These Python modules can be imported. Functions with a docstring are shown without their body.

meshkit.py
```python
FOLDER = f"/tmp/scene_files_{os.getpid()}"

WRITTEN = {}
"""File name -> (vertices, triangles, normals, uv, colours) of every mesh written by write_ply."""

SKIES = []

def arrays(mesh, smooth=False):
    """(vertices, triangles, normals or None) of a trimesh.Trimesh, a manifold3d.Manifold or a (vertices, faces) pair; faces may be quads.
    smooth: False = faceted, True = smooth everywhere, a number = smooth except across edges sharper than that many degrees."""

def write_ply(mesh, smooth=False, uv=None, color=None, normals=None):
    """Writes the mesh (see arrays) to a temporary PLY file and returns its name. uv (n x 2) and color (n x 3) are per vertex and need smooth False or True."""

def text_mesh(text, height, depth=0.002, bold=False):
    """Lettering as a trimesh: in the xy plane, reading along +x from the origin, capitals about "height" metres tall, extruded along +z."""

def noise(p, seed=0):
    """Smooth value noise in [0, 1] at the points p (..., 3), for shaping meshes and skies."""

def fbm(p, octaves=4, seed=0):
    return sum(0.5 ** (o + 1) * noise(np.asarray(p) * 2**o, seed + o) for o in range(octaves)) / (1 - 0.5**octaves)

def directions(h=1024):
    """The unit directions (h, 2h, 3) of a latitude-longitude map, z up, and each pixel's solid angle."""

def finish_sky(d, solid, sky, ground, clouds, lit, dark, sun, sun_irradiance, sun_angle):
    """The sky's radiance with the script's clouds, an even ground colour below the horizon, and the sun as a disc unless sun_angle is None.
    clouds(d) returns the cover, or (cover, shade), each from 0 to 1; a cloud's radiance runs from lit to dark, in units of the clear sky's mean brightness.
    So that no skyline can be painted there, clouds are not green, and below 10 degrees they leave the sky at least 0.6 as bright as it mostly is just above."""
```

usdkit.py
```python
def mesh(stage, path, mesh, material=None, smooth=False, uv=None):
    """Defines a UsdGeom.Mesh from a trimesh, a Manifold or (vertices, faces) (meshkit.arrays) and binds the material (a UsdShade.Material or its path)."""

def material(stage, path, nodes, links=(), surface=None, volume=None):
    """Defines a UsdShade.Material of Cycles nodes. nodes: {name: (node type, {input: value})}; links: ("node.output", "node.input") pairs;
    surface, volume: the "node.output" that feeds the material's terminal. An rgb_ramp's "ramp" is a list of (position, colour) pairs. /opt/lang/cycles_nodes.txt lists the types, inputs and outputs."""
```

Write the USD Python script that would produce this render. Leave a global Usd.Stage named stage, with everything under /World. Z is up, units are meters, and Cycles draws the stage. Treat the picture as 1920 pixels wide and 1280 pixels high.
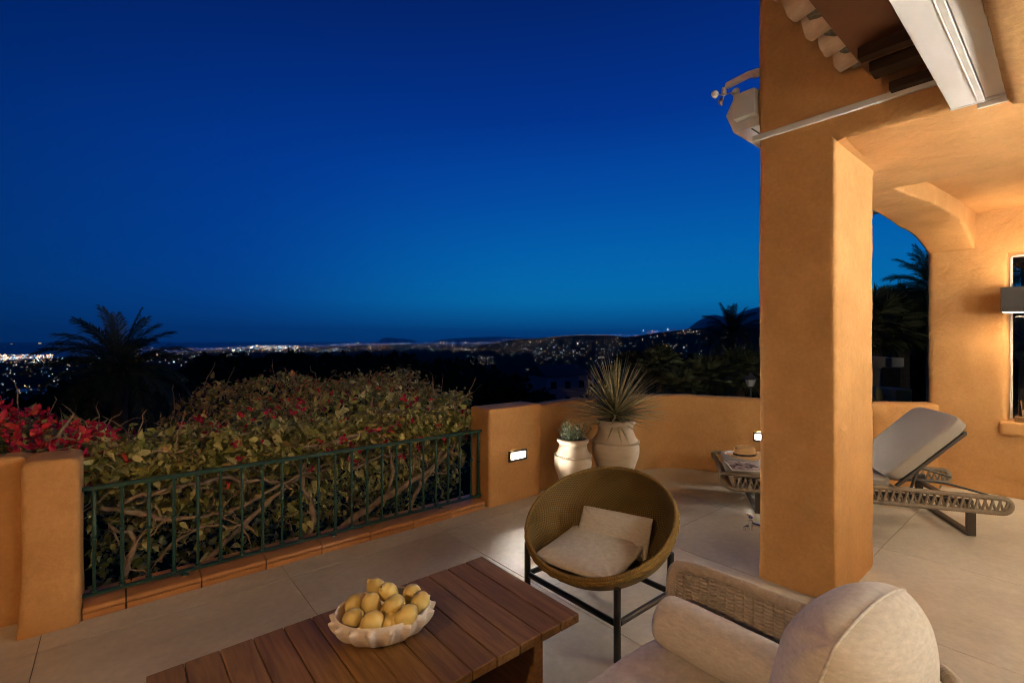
import math, random
import numpy as np
import trimesh, manifold3d
from shapely.geometry import Polygon, box as sbox, LineString
from shapely import affinity
from scipy.interpolate import CubicSpline
import usdkit, meshkit
from pxr import Usd, UsdGeom, UsdLux, UsdShade, Gf, Sdf, Vt

stage = Usd.Stage.CreateInMemory()
UsdGeom.SetStageUpAxis(stage, 'Z')
UsdGeom.SetStageMetersPerUnit(stage, 1.0)
UsdGeom.Xform.Define(stage, '/World')
UsdGeom.Scope.Define(stage, '/World/Looks')
rng = np.random.default_rng(7)
prng = np.random.default_rng(11)
PI = math.pi

# ------------------------------------------------------------------ camera
EYE = 1.4
CA, SA = .76913, .63909                       # the house axes seen from the camera
cam = UsdGeom.Camera.Define(stage, '/World/camera')
cam.CreateHorizontalApertureAttr(36.0)
cam.CreateVerticalApertureAttr(24.0)
cam.CreateFocalLengthAttr(36.0 * 890 / 1920)
cam.CreateClippingRangeAttr(Gf.Vec2f(0.05, 200000))
cam.AddTranslateOp().Set(Gf.Vec3d(0, 0, EYE))
cam.AddRotateXYZOp().Set(Gf.Vec3f(90, 0, -math.degrees(math.atan2(SA, CA))))
cam.CreateExposureAttr(0.0)

# ------------------------------------------------------------------ sky: dusk, afterglow low in the west
AZ_GLOW = math.atan2(SA, CA) + math.atan((1330 - 960) / 890)      # from +Y towards +X
glow = np.array([math.sin(AZ_GLOW), math.cos(AZ_GLOW), 0])
M = lambda name, nodes, links, surface=None, volume=None: usdkit.material(stage, '/World/Looks/' + name, nodes, links, surface=surface, volume=volume)
SKY = M('sky', {
    'tc': ('texture_coordinate', {}), 'sx': ('separate_xyz', {}),
    'sky': ('sky_texture', {'sky_type': 'single_scattering', 'sun_disc': False, 'sun_elevation': -0.06, 'sun_rotation': AZ_GLOW, 'ozone_density': 3.0}),
    'tone': ('rgb_ramp', {'ramp': [(0.0, (.0016, .055, .265)), (.035, (.0012, .068, .318)), (.083, (.0008, .072, .360)), (.16, (.0005, .064, .365)), (.25, (.0005, .055, .355)), (.33, (.0005, .0460, .335)), (.43, (.0005, .0335, .265)), (.53, (.0008, .0225, .193)), (.65, (.001, .012, .108)), (.8, (.001, .006, .045)), (1, (.001, .004, .026))]}),  # darkest overhead, to keep a blue cast off the floor
    'warm': ('rgb_ramp', {'ramp': [(0.0, (.0, .034, .036)), (.03, (.0, .056, .055)), (.083, (.0, .112, .124)), (.16, (.0, .078, .094)), (.27, (0, .033, .044)), (.42, (0, 0, 0)), (1, (0, 0, 0))]}),
    'dot': ('vector_math', {'math_type': 'dot_product', 'vector2': tuple(glow)}),
    'side': ('map_range', {'range_type': 'smoothstep', 'from_min': .55, 'from_max': 1.0, 'to_min': 0.0, 'to_max': 1.0, 'clamp': True}),
    'mul': ('mix', {'mix_type': 'mix', 'color1': (0, 0, 0)}),
    'sum': ('mix', {'mix_type': 'add', 'fac': 1.0}),
    'skyw': ('mix', {'mix_type': 'add', 'fac': .012}),
    'off_glow': ('map_range', {'range_type': 'smoothstep', 'from_min': -.42, 'from_max': 1.0, 'to_min': .06, 'to_max': 1.0, 'clamp': True}), 'dim': ('mix', {'mix_type': 'mix', 'color1': (0, 0, 0)}),  # darkens the sky away from the glow, cutting blue cast on the terrace
    'b': ('background_shader', {'strength': 1.0}),
}, [('tc.generated', 'sx.vector'), ('sx.z', 'tone.fac'), ('sx.z', 'warm.fac'), ('tc.generated', 'dot.vector1'), ('dot.value', 'side.value'),
    ('warm.color', 'mul.color2'), ('side.result', 'mul.fac'), ('tone.color', 'sum.color1'), ('mul.color', 'sum.color2'),
    ('sum.color', 'skyw.color1'), ('sky.color', 'skyw.color2'), ('dot.value', 'off_glow.value'), ('off_glow.result', 'dim.fac'), ('skyw.color', 'dim.color2'), ('dim.color', 'b.color')], surface='b.background')
dome = UsdLux.DomeLight.Define(stage, '/World/sky')
UsdShade.MaterialBindingAPI.Apply(dome.GetPrim()).Bind(SKY)
dome.GetPrim().SetCustomDataByKey('kind', 'structure')

# ------------------------------------------------------------------ lamp strengths, the globe lamps all out of view
GLOBE, GLOBE_B, GLOBE_C, GLOBE_D, GLOBE_E, PENDANT, STEP = 270.0, 880.0, 1250.0, 78.0, 360.0, 34.0, 1150.0
LAMP, LAMP_B = (1.0, .95, .77), (1.0, .60, .30)

# ------------------------------------------------------------------ helpers
LOC, COUNT = {}, {}


def numbered(parent, name):
    k = COUNT.get((parent, name), 0)
    COUNT[(parent, name)] = k + 1
    return f'{parent}/{name}' + (f'_{k:03d}' if k else '')


def tag(p, label=None, cat=None, group=None, kind=None):
    p = p.GetPrim() if hasattr(p, 'GetPrim') else p
    for k, v in (('label', label), ('category', cat), ('group', group), ('kind', kind)):
        if v:
            p.SetCustomDataByKey(k, v)
    return p


def thing(name, label, cat, loc=(0, 0, 0), group=None, kind=None, rot=None):
    path = numbered('/World', name)
    x = UsdGeom.Xform.Define(stage, path)
    x.AddTranslateOp().Set(Gf.Vec3d(*map(float, loc)))
    if rot is not None:
        x.AddRotateZOp().Set(float(rot))
    LOC[path] = np.array(loc, float) if rot is None else None
    tag(x, label, cat, group, kind)
    return path


def arr(m, smooth=False):
    return meshkit.arrays(m, smooth)


def add(name, mesh, mat, parent='/World', smooth=False, uv=None, local=False, label=None, cat=None, group=None, kind=None, loc=None):
    """One Mesh prim. Shapes are given in world metres; under a thing they are moved to its base (unless local)."""
    path = numbered(parent, name)
    root = '/' + '/'.join(path.split('/')[1:3])
    v, f, _ = arr(mesh)
    off = None
    if parent == '/World':
        if loc is not None:
            off = np.array(loc, float)
    elif not local:
        off = LOC.get(root)
    if off is not None:
        v = v - off
    m = usdkit.mesh(stage, path, trimesh.Trimesh(v, f, process=False), mat, smooth=smooth, uv=uv)
    r_ = getattr(mesh, 'rnd', None)
    n_ = len(m.GetPointsAttr().Get())
    if r_ is None or len(r_) != n_:
        r_ = np.full(n_, prng.random())
    UsdGeom.PrimvarsAPI(m).CreatePrimvar('rnd', Sdf.ValueTypeNames.FloatArray, 'vertex').Set(Vt.FloatArray.FromNumpy(np.asarray(r_, np.float32)))
    if parent == '/World' and off is not None:
        m.AddTranslateOp().Set(Gf.Vec3d(*map(float, off)))
    tag(m, label, cat, group, kind)
    return path


cat_ = trimesh.util.concatenate


def box(x0, x1, y0, y1, z0, z1):
    b = trimesh.creation.box([x1 - x0, y1 - y0, z1 - z0])
    b.apply_translation([(x0 + x1) / 2, (y0 + y1) / 2, (z0 + z1) / 2])
    return b


def cbox(x0, x1, y0, y1, z0, z1, c=.004):
    """A box with chamfered edges."""
    p = []
    for sx, x in ((1, x0), (-1, x1)):
        for sy, y in ((1, y0), (-1, y1)):
            for sz, z in ((1, z0), (-1, z1)):
                p += [(x + sx * c, y + sy * c, z), (x + sx * c, y, z + sz * c), (x, y + sy * c, z + sz * c)]
    return trimesh.convex.convex_hull(np.array(p))


def frames(P):
    P = np.asarray(P, float)
    t = np.gradient(P, axis=0)
    t /= np.linalg.norm(t, axis=1, keepdims=True) + 1e-12
    up = np.array([0, 0, 1.0]) if abs(t[0][2]) < .9 else np.array([1.0, 0, 0])
    n = np.cross(t[0], up); n /= np.linalg.norm(n)
    N = [n]
    for i in range(1, len(P)):
        n = n - t[i] * np.dot(n, t[i]); n /= np.linalg.norm(n) + 1e-12
        N.append(n)
    N = np.array(N)
    return t, N, np.cross(t, N)


def tube(P, r, sides=8, closed=False, caps=True, flat=1.0):
    P = np.asarray(P, float)
    r = np.broadcast_to(np.asarray(r, float), (len(P),))
    t, N, B = frames(P)
    a = np.linspace(0, 2 * PI, sides, endpoint=False)
    ring = np.cos(a)[None, :, None] * N[:, None] + np.sin(a)[None, :, None] * B[:, None] * flat
    v = (P[:, None] + ring * r[:, None, None]).reshape(-1, 3)
    n = len(P)
    i, j = np.meshgrid(np.arange(n if closed else n - 1), np.arange(sides), indexing='ij')
    i2, j2 = (i + 1) % n, (j + 1) % sides
    q = np.stack([i * sides + j, i * sides + j2, i2 * sides + j2, i2 * sides + j], -1).reshape(-1, 4)
    f = np.vstack([q[:, [0, 1, 2]], q[:, [0, 2, 3]]])
    if caps and not closed:
        v = np.vstack([v, P[0], P[-1]])
        k = np.arange(sides)
        f = np.vstack([f, np.stack([np.full(sides, len(v) - 2), (k + 1) % sides, k], 1),
                       np.stack([np.full(sides, len(v) - 1), (n - 1) * sides + k, (n - 1) * sides + (k + 1) % sides], 1)])
    return trimesh.Trimesh(v, f, process=False)


def resample(P, step, closed=False):
    P = np.asarray(P, float)
    if closed:
        P = np.vstack([P, P[:1]])
    s = np.r_[0, np.cumsum(np.linalg.norm(np.diff(P, axis=0), axis=1))]
    n = max(2, int(s[-1] / step) + 1)
    q = np.linspace(0, s[-1], n)
    out = np.stack([np.interp(q, s, P[:, k]) for k in range(3)], 1)
    return out[:-1] if closed else out


def ridged(P, r, pitch, amp, sides=10, closed=False):
    """A tube wrapped with cord: its radius ripples along its length."""
    Q = resample(P, pitch / 4, closed)
    k = np.arange(len(Q))
    return tube(Q, r + amp * (.5 + .5 * np.cos(k * PI / 2)), sides, closed)


def spline(P, n, closed=False):
    P = np.asarray(P, float)
    t = np.arange(len(P))
    return CubicSpline(t, P, axis=0)(np.linspace(0, len(P) - 1, n))


def lathe(prof, n=48, loc=(0, 0, 0)):
    prof = np.asarray(prof, float)
    a = np.linspace(0, 2 * PI, n, endpoint=False)
    v = np.stack([prof[:, None, 0] * np.cos(a), prof[:, None, 0] * np.sin(a), np.repeat(prof[:, 1:2], n, 1)], -1).reshape(-1, 3) + np.array(loc)
    m = len(prof)
    i, j = np.meshgrid(np.arange(m - 1), np.arange(n), indexing='ij')
    j2 = (j + 1) % n
    q = np.stack([i * n + j, i * n + j2, (i + 1) * n + j2, (i + 1) * n + j], -1).reshape(-1, 4)
    return trimesh.Trimesh(v, np.vstack([q[:, [0, 1, 2]], q[:, [0, 2, 3]]]), process=False)


def scatter(tv, tf, R, pos, sc):
    """Copies of a small template joined into one mesh: R (n,3,3), pos (n,3), sc (n,) or (n,3)."""
    tv, n = np.asarray(tv, float), len(pos)
    sc = np.asarray(sc, float)
    sc = sc[:, None, None] if sc.ndim == 1 else sc[:, None, :]
    v = np.einsum('nij,nkj->nki', R, tv[None] * sc) + np.asarray(pos)[:, None]
    f = (np.asarray(tf)[None] + (np.arange(n) * len(tv))[:, None, None]).reshape(-1, 3)
    m = trimesh.Trimesh(v.reshape(-1, 3), f, process=False)
    m.rnd = np.repeat(prng.random(n), len(tv))
    return m


def basis(fwd, up):
    """Rotation matrices whose x axis is fwd and whose z axis is near up."""
    fwd = fwd / np.linalg.norm(fwd, axis=1, keepdims=True)
    y = np.cross(up, fwd); y /= np.linalg.norm(y, axis=1, keepdims=True) + 1e-9
    return np.stack([fwd, y, np.cross(fwd, y)], -1)


def stucco(solid, res=.045, amp=.005, rounds=3, seed=0, freq=5.0):
    """Hand-trowelled plaster: refined, its edges eased, its faces slightly uneven. solid: a Manifold."""
    m = solid.refine_to_length(res).to_mesh()
    t = trimesh.Trimesh(m.vert_properties[:, :3], m.tri_verts, process=True)
    if rounds:
        trimesh.smoothing.filter_laplacian(t, lamb=.5, iterations=rounds)
    n = t.vertex_normals
    p = np.array(t.vertices)
    d = (meshkit.fbm(p * freq, 3, seed) - .5) * 2 * amp + (meshkit.noise(p * 1.6, seed + 9) - .5) * 2.4 * amp
    t.vertices = p + n * d[:, None]
    return t


def mbox(x0, x1, y0, y1, z0, z1):
    return manifold3d.Manifold.cube([x1 - x0, y1 - y0, z1 - z0]).translate([x0, y0, z0])


def mpoly(poly, z0, z1):
    from shapely.geometry.polygon import orient
    cs = manifold3d.CrossSection([np.array(orient(poly, 1.0).exterior.coords)[:-1]])
    return manifold3d.Manifold.extrude(cs, z1 - z0).translate([0, 0, z0])


def sq(v, p):
    """Pushes points of a unit cube onto a superquadric."""
    n = (np.abs(v) ** p).sum(1) ** (1 / p)
    return v / n[:, None]


def cushion(w, d, h, p=5.0, sub=5, seed=0, wr=.004):
    """A soft box cushion about its centre."""
    b = trimesh.creation.box([2, 2, 2])
    for _ in range(sub):
        b = b.subdivide()
    b.merge_vertices()
    v = sq(np.array(b.vertices), p) * np.array([w, d, h]) / 2
    n = trimesh.Trimesh(v, b.faces, process=False).vertex_normals
    v = v + n * ((meshkit.fbm(v * 9, 3, seed) - .5) * 2 * wr)[:, None]
    return trimesh.Trimesh(v, b.faces, process=False)


def pillow(w, h, t, seed=0, n=36, wr=.006, soft=.25):
    """A scatter cushion in the xz plane, thickness along y, pinched at its corners."""
    a = np.sin(np.linspace(-1, 1, n) * PI / 2)
    u, v = np.meshgrid(a, a, indexing='ij')
    x, z = u * w / 2 * np.sqrt(1 - soft * v ** 2 / 2), v * h / 2 * np.sqrt(1 - soft * u ** 2 / 2)
    th = t / 2 * ((1 - np.abs(u) ** 2.8) * (1 - np.abs(v) ** 2.8)) ** .5
    wob = (meshkit.fbm(np.stack([x * 8, z * 8, x * 0], -1), 3, seed) - .5) * 2 * wr
    rad = np.hypot(np.abs(u) - 1, np.abs(v) - 1)
    fold = .010 * np.sin(np.arctan2(1 - np.abs(v), 1 - np.abs(u) + 1e-6) * 10) * np.exp(-(rad / .45) ** 2) * np.minimum(1, 6 * rad)
    k = (np.abs(u) < 1) & (np.abs(v) < 1)
    yf = np.where(k, th + wob + fold, 0)
    yb = np.where(k, -th + wob * .5, 0)
    P = np.stack([x, yf, z], -1).reshape(-1, 3)
    Q = np.stack([x, yb, z], -1).reshape(-1, 3)
    i, j = np.meshgrid(np.arange(n - 1), np.arange(n - 1), indexing='ij')
    q = np.stack([i * n + j, (i + 1) * n + j, (i + 1) * n + j + 1, i * n + j + 1], -1).reshape(-1, 4)
    f = np.vstack([q[:, [0, 2, 1]], q[:, [0, 3, 2]]])
    m = trimesh.Trimesh(np.vstack([P, Q]), np.vstack([f, f[:, ::-1] + n * n]), process=False)
    m.merge_vertices()
    edge = np.concatenate([np.stack([x[:, 0], z[:, 0]], 1), np.stack([x[-1, 1:], z[-1, 1:]], 1), np.stack([x[::-1, -1], z[::-1, -1]], 1)[1:], np.stack([x[0, ::-1], z[0, ::-1]], 1)[1:-1]])
    return m, np.stack([edge[:, 0], edge[:, 0] * 0, edge[:, 1]], 1)


def rotz(a):
    return trimesh.transformations.rotation_matrix(a, [0, 0, 1])


def rot(a, ax):
    return trimesh.transformations.rotation_matrix(a, ax)


def moved(m, *T):
    m = m.copy()
    for t in T:
        if np.ndim(t) == 1:
            m.apply_translation(t)
        else:
            m.apply_transform(t)
    return m


# ------------------------------------------------------------------ materials
def surf(name, lo, hi, scale=6, rough=.6, detail=4, bump=0.0, bscale=60, bdist=.01, stretch=None, rand=0.0, metal=0.0, spec=.5, island=0.0, distortion=0.0, bstretch=None, bump2=0.0, bscale2=8, sheen=0.0, rough_var=0.0, blotch=0.0, fine=0.0, fscale=60, fstretch=None):
    n = {'g': ('geometry', {}), 'no': ('noise_texture', {'scale': scale, 'detail': detail, 'roughness': .6, 'distortion': distortion}),
         'r': ('rgb_ramp', {'ramp': [(.28, lo), (.72, hi)]}), 'p': ('principled_bsdf', {'roughness': rough, 'metallic': metal, 'specular_ior_level': spec, 'sheen_weight': sheen})}
    l = [('no.fac', 'r.fac')]
    src = 'g.position'
    if rand or island:
        n['at'] = ('attribute', {'attribute': 'rnd'})
    if rand:
        n['off'] = ('vector_math', {'math_type': 'multiply_add', 'vector2': (37.0, 53.0, 29.0)})
        l += [('at.color', 'off.vector1'), ('g.position', 'off.vector3')]
        src = 'off.vector'
    if stretch:
        n['mp'] = ('mapping', {'scale': stretch}); l += [(src, 'mp.vector'), ('mp.vector', 'no.vector')]
    else:
        l += [(src, 'no.vector')]
    col = 'r.color'
    if blotch:
        n['nb'] = ('noise_texture', {'scale': .9, 'detail': 5, 'roughness': .65}); n['mb'] = ('map_range', {'from_min': .3, 'from_max': .7, 'to_min': 1 - blotch, 'to_max': 1 + blotch, 'clamp': True})
        n['hb'] = ('hsv', {}); l += [('g.position', 'nb.vector'), ('nb.fac', 'mb.value'), ('mb.result', 'hb.value'), (col, 'hb.color')]
        col = 'hb.color'
    if fine:
        n['nf'] = ('noise_texture', {'scale': fscale, 'detail': 3, 'roughness': .7}); n['mf'] = ('map_range', {'from_min': .25, 'from_max': .75, 'to_min': 1 - fine, 'to_max': 1 + fine, 'clamp': True}); n['hf'] = ('hsv', {})
        if fstretch:
            n['fm'] = ('mapping', {'scale': fstretch}); l += [('g.position', 'fm.vector'), ('fm.vector', 'nf.vector')]
        else:
            l += [('g.position', 'nf.vector')]
        l += [('nf.fac', 'mf.value'), ('mf.result', 'hf.value'), (col, 'hf.color')]
        col = 'hf.color'
    if rand or island:
        n['mr'] = ('map_range', {'from_min': 0.0, 'from_max': 1.0, 'to_min': 1 - (rand or island), 'to_max': 1 + (rand or island)})
        n['h'] = ('hsv', {})
        l += [('at.fac', 'mr.value'), ('mr.result', 'h.value'), (col, 'h.color')]
        col = 'h.color'
    l += [(col, 'p.base_color')]
    if rough_var:
        n['rv'] = ('map_range', {'from_min': .3, 'from_max': .7, 'to_min': rough - rough_var, 'to_max': rough + rough_var, 'clamp': True}); l += [('no.fac', 'rv.value'), ('rv.result', 'p.roughness')]
    if bump:
        n['bn'] = ('noise_texture', {'scale': bscale, 'detail': 4, 'roughness': .65}); n['b'] = ('bump', {'strength': bump, 'distance': bdist})
        if bstretch:
            n['bm'] = ('mapping', {'scale': bstretch}); l += [('g.position', 'bm.vector'), ('bm.vector', 'bn.vector')]
        else:
            l += [('g.position', 'bn.vector')]
        l += [('bn.fac', 'b.height')]
        out = 'b.normal'
        if bump2:
            n['bn2'] = ('noise_texture', {'scale': bscale2, 'detail': 3, 'distortion': .8}); n['b2'] = ('bump', {'strength': bump2, 'distance': .03})
            l += [('g.position', 'bn2.vector'), ('bn2.fac', 'b2.height'), ('b.normal', 'b2.normal')]
            out = 'b2.normal'
        l += [(out, 'p.normal')]
    return M(name, n, l, surface='p.BSDF')


def leafmat(name, stops, trans=.25, rough=.5, spec=.35):
    return M(name, {'g': ('geometry', {}), 'at': ('attribute', {'attribute': 'rnd'}), 'r': ('rgb_ramp', {'ramp': stops}), 'no': ('noise_texture', {'scale': 40, 'detail': 2}), 'mr': ('map_range', {'from_min': .3, 'from_max': .7, 'to_min': .8, 'to_max': 1.15}),
                    'h': ('hsv', {}), 'p': ('principled_bsdf', {'roughness': rough, 'specular_ior_level': spec}), 't': ('translucent_bsdf', {}), 'm': ('mix_closure', {'fac': trans})},
             [('at.fac', 'r.fac'), ('g.position', 'no.vector'), ('no.fac', 'mr.value'), ('mr.result', 'h.value'), ('r.color', 'h.color'), ('h.color', 'p.base_color'), ('h.color', 't.color'),
              ('p.BSDF', 'm.closure1'), ('t.BSDF', 'm.closure2')], surface='m.closure')


def emit(name, color, strength):
    return M(name, {'e': ('emission', {'color': color, 'strength': strength})}, [], surface='e.emission')


STUCCO = surf('orange_stucco', (.40, .206, .072), (.49, .260, .095), scale=3.2, rough=.9, bump=.45, bscale=85, bdist=.006, bump2=.40, bscale2=6, spec=.2, blotch=.12, fine=.09, fscale=46)
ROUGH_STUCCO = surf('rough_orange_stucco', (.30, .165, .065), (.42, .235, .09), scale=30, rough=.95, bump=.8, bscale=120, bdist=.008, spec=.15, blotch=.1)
STONE = surf('beige_stone_tile', (.40, .355, .275), (.54, .485, .385), scale=1.9, detail=9, rough=.48, distortion=1.2, bump=.12, bscale=35, bdist=.004, rand=.06, rough_var=.1, blotch=.14, fine=.10, fscale=26)
GROUT = surf('dark_grout', (.13, .11, .09), (.18, .16, .13), scale=20, rough=.95)
TERRACOTTA = surf('glazed_terracotta', (.33, .145, .045), (.43, .20, .07), scale=9, rough=.38, rand=.08, bump=.15, bscale=40, bdist=.003)
WOOD = surf('oiled_teak', (.092, .046, .015), (.23, .128, .046), scale=1.0, detail=6, rough=.48, spec=.22, stretch=(34, 2.4, 34), rand=.16, distortion=1.6, bump=.2, bscale=1, bstretch=(160, 6, 160), bdist=.002, rough_var=.08)
GREEN = surf('green_painted_iron', (.005, .032, .024), (.008, .046, .034), scale=30, rough=.3, bump=.15, bscale=90, bdist=.002)
BLACK = surf('black_painted_metal', (.008, .008, .008), (.014, .014, .013), scale=30, rough=.4)
BRONZE = surf('dark_bronze_metal', (.022, .018, .014), (.032, .027, .021), scale=30, rough=.45)
WHITE = surf('white_lacquered_metal', (.48, .465, .425), (.56, .54, .50), scale=2, rough=.35, blotch=.04)
POT = surf('cream_clay', (.50, .415, .31), (.60, .51, .395), scale=7, detail=6, rough=.8, bump=.2, bscale=50, bdist=.004, stretch=(1, 1, 4), spec=.25, blotch=.06)
SOIL = surf('dark_soil', (.02, .014, .009), (.05, .036, .024), scale=60, rough=1, bump=1, bscale=80)
LINEN = surf('beige_linen', (.47, .44, .375), (.62, .58, .50), scale=1.0, detail=5, rough=.95, fine=.07, fscale=170, stretch=(40, 40, 150), bump=.25, bscale=420, bdist=.0015, spec=.1, sheen=.15)
TAUPE = surf('taupe_cushion_cloth', (.235, .205, .165), (.28, .245, .20), scale=140, rough=.95, bump=.2, bscale=500, bdist=.001, spec=.1, sheen=.12)
ROPE = surf('taupe_rope', (.17, .138, .102), (.235, .195, .148), scale=120, rough=.9, bump=.4, bscale=600, bdist=.001, spec=.15)
ROPE_LIGHT = surf('sand_rope', (.38, .325, .26), (.47, .41, .33), scale=90, rough=.9, bump=.4, bscale=500, bdist=.001, spec=.15)
RIM = surf('olive_rope', (.13, .083, .023), (.21, .139, .043), scale=90, rough=.8, bump=.3, bscale=500, bdist=.001, spec=.2)
CERAMIC = surf('ivory_ceramic', (.60, .52, .43), (.70, .62, .52), scale=5, rough=.55, stretch=(1, 1, 30), bump=.06, bscale=200, bdist=.001)
LEMON = surf('lemon_skin', (.56, .41, .115), (.68, .52, .165), scale=5, rough=.42, bump=.22, bscale=190, bdist=.002, rand=.13)
STALK = surf('dry_stalk', (.06, .05, .02), (.10, .08, .03), scale=50, rough=.9)
CLAY = surf('old_clay_tile', (.36, .22, .13), (.60, .44, .31), scale=9, detail=6, rough=.9, bump=.4, bscale=60, bdist=.004, rand=.12)
MORTAR = surf('grey_mortar', (.13, .11, .08), (.28, .25, .19), scale=40, rough=1, bump=1, bscale=60)
BROWN = surf('brown_eave_paint', (.115, .042, .016), (.165, .066, .026), scale=5, detail=7, rough=.5, bump=.1, bscale=30, blotch=.2)
DARKWOOD = surf('dark_brown_timber', (.014, .006, .003), (.024, .011, .005), scale=3, spec=.15, rough=.6, stretch=(20, 2, 20))
CHROME = M('chrome', {'p': ('principled_bsdf', {'base_color': (.75, .75, .75), 'metallic': 1.0, 'roughness': .12})}, [], surface='p.BSDF')
BLUE = surf('blue_plastic', (.01, .02, .2), (.012, .03, .26), rough=.4)
STRAW = surf('straw_hat', (.34, .19, .07), (.46, .28, .11), scale=1, stretch=(50, 50, 240), rough=.85, bump=.4, bscale=300, bdist=.0015)
BAND = surf('black_ribbon', (.01, .009, .008), (.016, .014, .012), rough=.8)
BARK = surf('pale_bark', (.12, .083, .05), (.25, .18, .115), scale=14, detail=5, rough=.9, bump=.6, bscale=60, bdist=.006, stretch=(2, 2, 2))
TWIG = surf('thin_twig', (.14, .095, .055), (.24, .165, .10), scale=20, rough=.9, island=.25)
LEAF = leafmat('bougainvillea_leaf', [(0, (.085, .10, .018)), (.35, (.20, .20, .04)), (.7, (.35, .315, .09)), (1, (.48, .42, .18))])
LEAFB = leafmat('bronze_leaf', [(0, (.14, .09, .024)), (.5, (.30, .20, .06)), (.8, (.40, .29, .105)), (1, (.34, .13, .04))])
BRACT = leafmat('crimson_bract', [(0, (.28, .006, .024)), (.5, (.40, .009, .042)), (.8, (.46, .022, .026)), (1, (.52, .07, .03))], trans=.3)
BRACTO = leafmat('orange_bract', [(0, (.30, .035, .012)), (1, (.42, .10, .03))], trans=.3)
YUCCA = leafmat('yucca_blade', [(0, (.20, .195, .085)), (.5, (.32, .305, .155)), (1, (.44, .41, .24))], trans=.08, rough=.45)
HERB = leafmat('herb_leaf', [(0, (.07, .085, .045)), (.6, (.14, .155, .085)), (1, (.22, .23, .14))], trans=.1)
PALM = leafmat('palm_leaf', [(0, (.05, .055, .024)), (1, (.12, .12, .055))], trans=.1, rough=.8, spec=.1)
PALMG = leafmat('garden_palm_leaf', [(0, (.035, .045, .018)), (1, (.075, .085, .035))], trans=.1)
REED = leafmat('dry_grass_blade', [(0, (.05, .05, .03)), (1, (.10, .095, .06))], trans=.1)
DARKLEAF = leafmat('dark_tree_leaf', [(0, (.012, .016, .007)), (1, (.03, .036, .016))], trans=.1, rough=.9, spec=.05)
TRUNK = surf('palm_trunk', (.05, .036, .022), (.10, .075, .048), scale=20, rough=.95, bump=.6, bscale=30)
EARTH = surf('dark_ground', (.018, .017, .010), (.04, .036, .020), scale=.05, detail=8, rough=1, bump=0, spec=0)
ROCK = surf('mountain_rock', (.10, .10, .09), (.13, .13, .12), scale=.0004, rough=1)
HOUSEW = surf('white_house_paint', (.66, .66, .66), (.78, .78, .78), scale=.3, rough=.9)
ROOF = surf('dull_roof_tile', (.10, .07, .055), (.16, .11, .085), scale=.6, rough=.9)
GREYW = surf('grey_render', (.20, .19, .17), (.26, .25, .225), scale=4, rough=.9)
PANEL = surf('ochre_board', (.24, .19, .07), (.30, .24, .09), scale=4, rough=.8)
CACTUS = surf('cactus_skin', (.16, .17, .06), (.22, .23, .09), scale=9, rough=.7)
SEA = M('sea_water', {'g': ('geometry', {}), 'mp': ('mapping', {'scale': (.012, .004, 1)}), 'n': ('noise_texture', {'scale': 1.0, 'detail': 5}), 'b': ('bump', {'strength': .35, 'distance': 4.0}),
                      'p': ('principled_bsdf', {'base_color': (.002, .012, .04), 'roughness': .35, 'ior': 1.33})},
        [('g.position', 'mp.vector'), ('mp.vector', 'n.vector'), ('n.fac', 'b.height'), ('b.normal', 'p.normal')], surface='p.BSDF')
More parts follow.
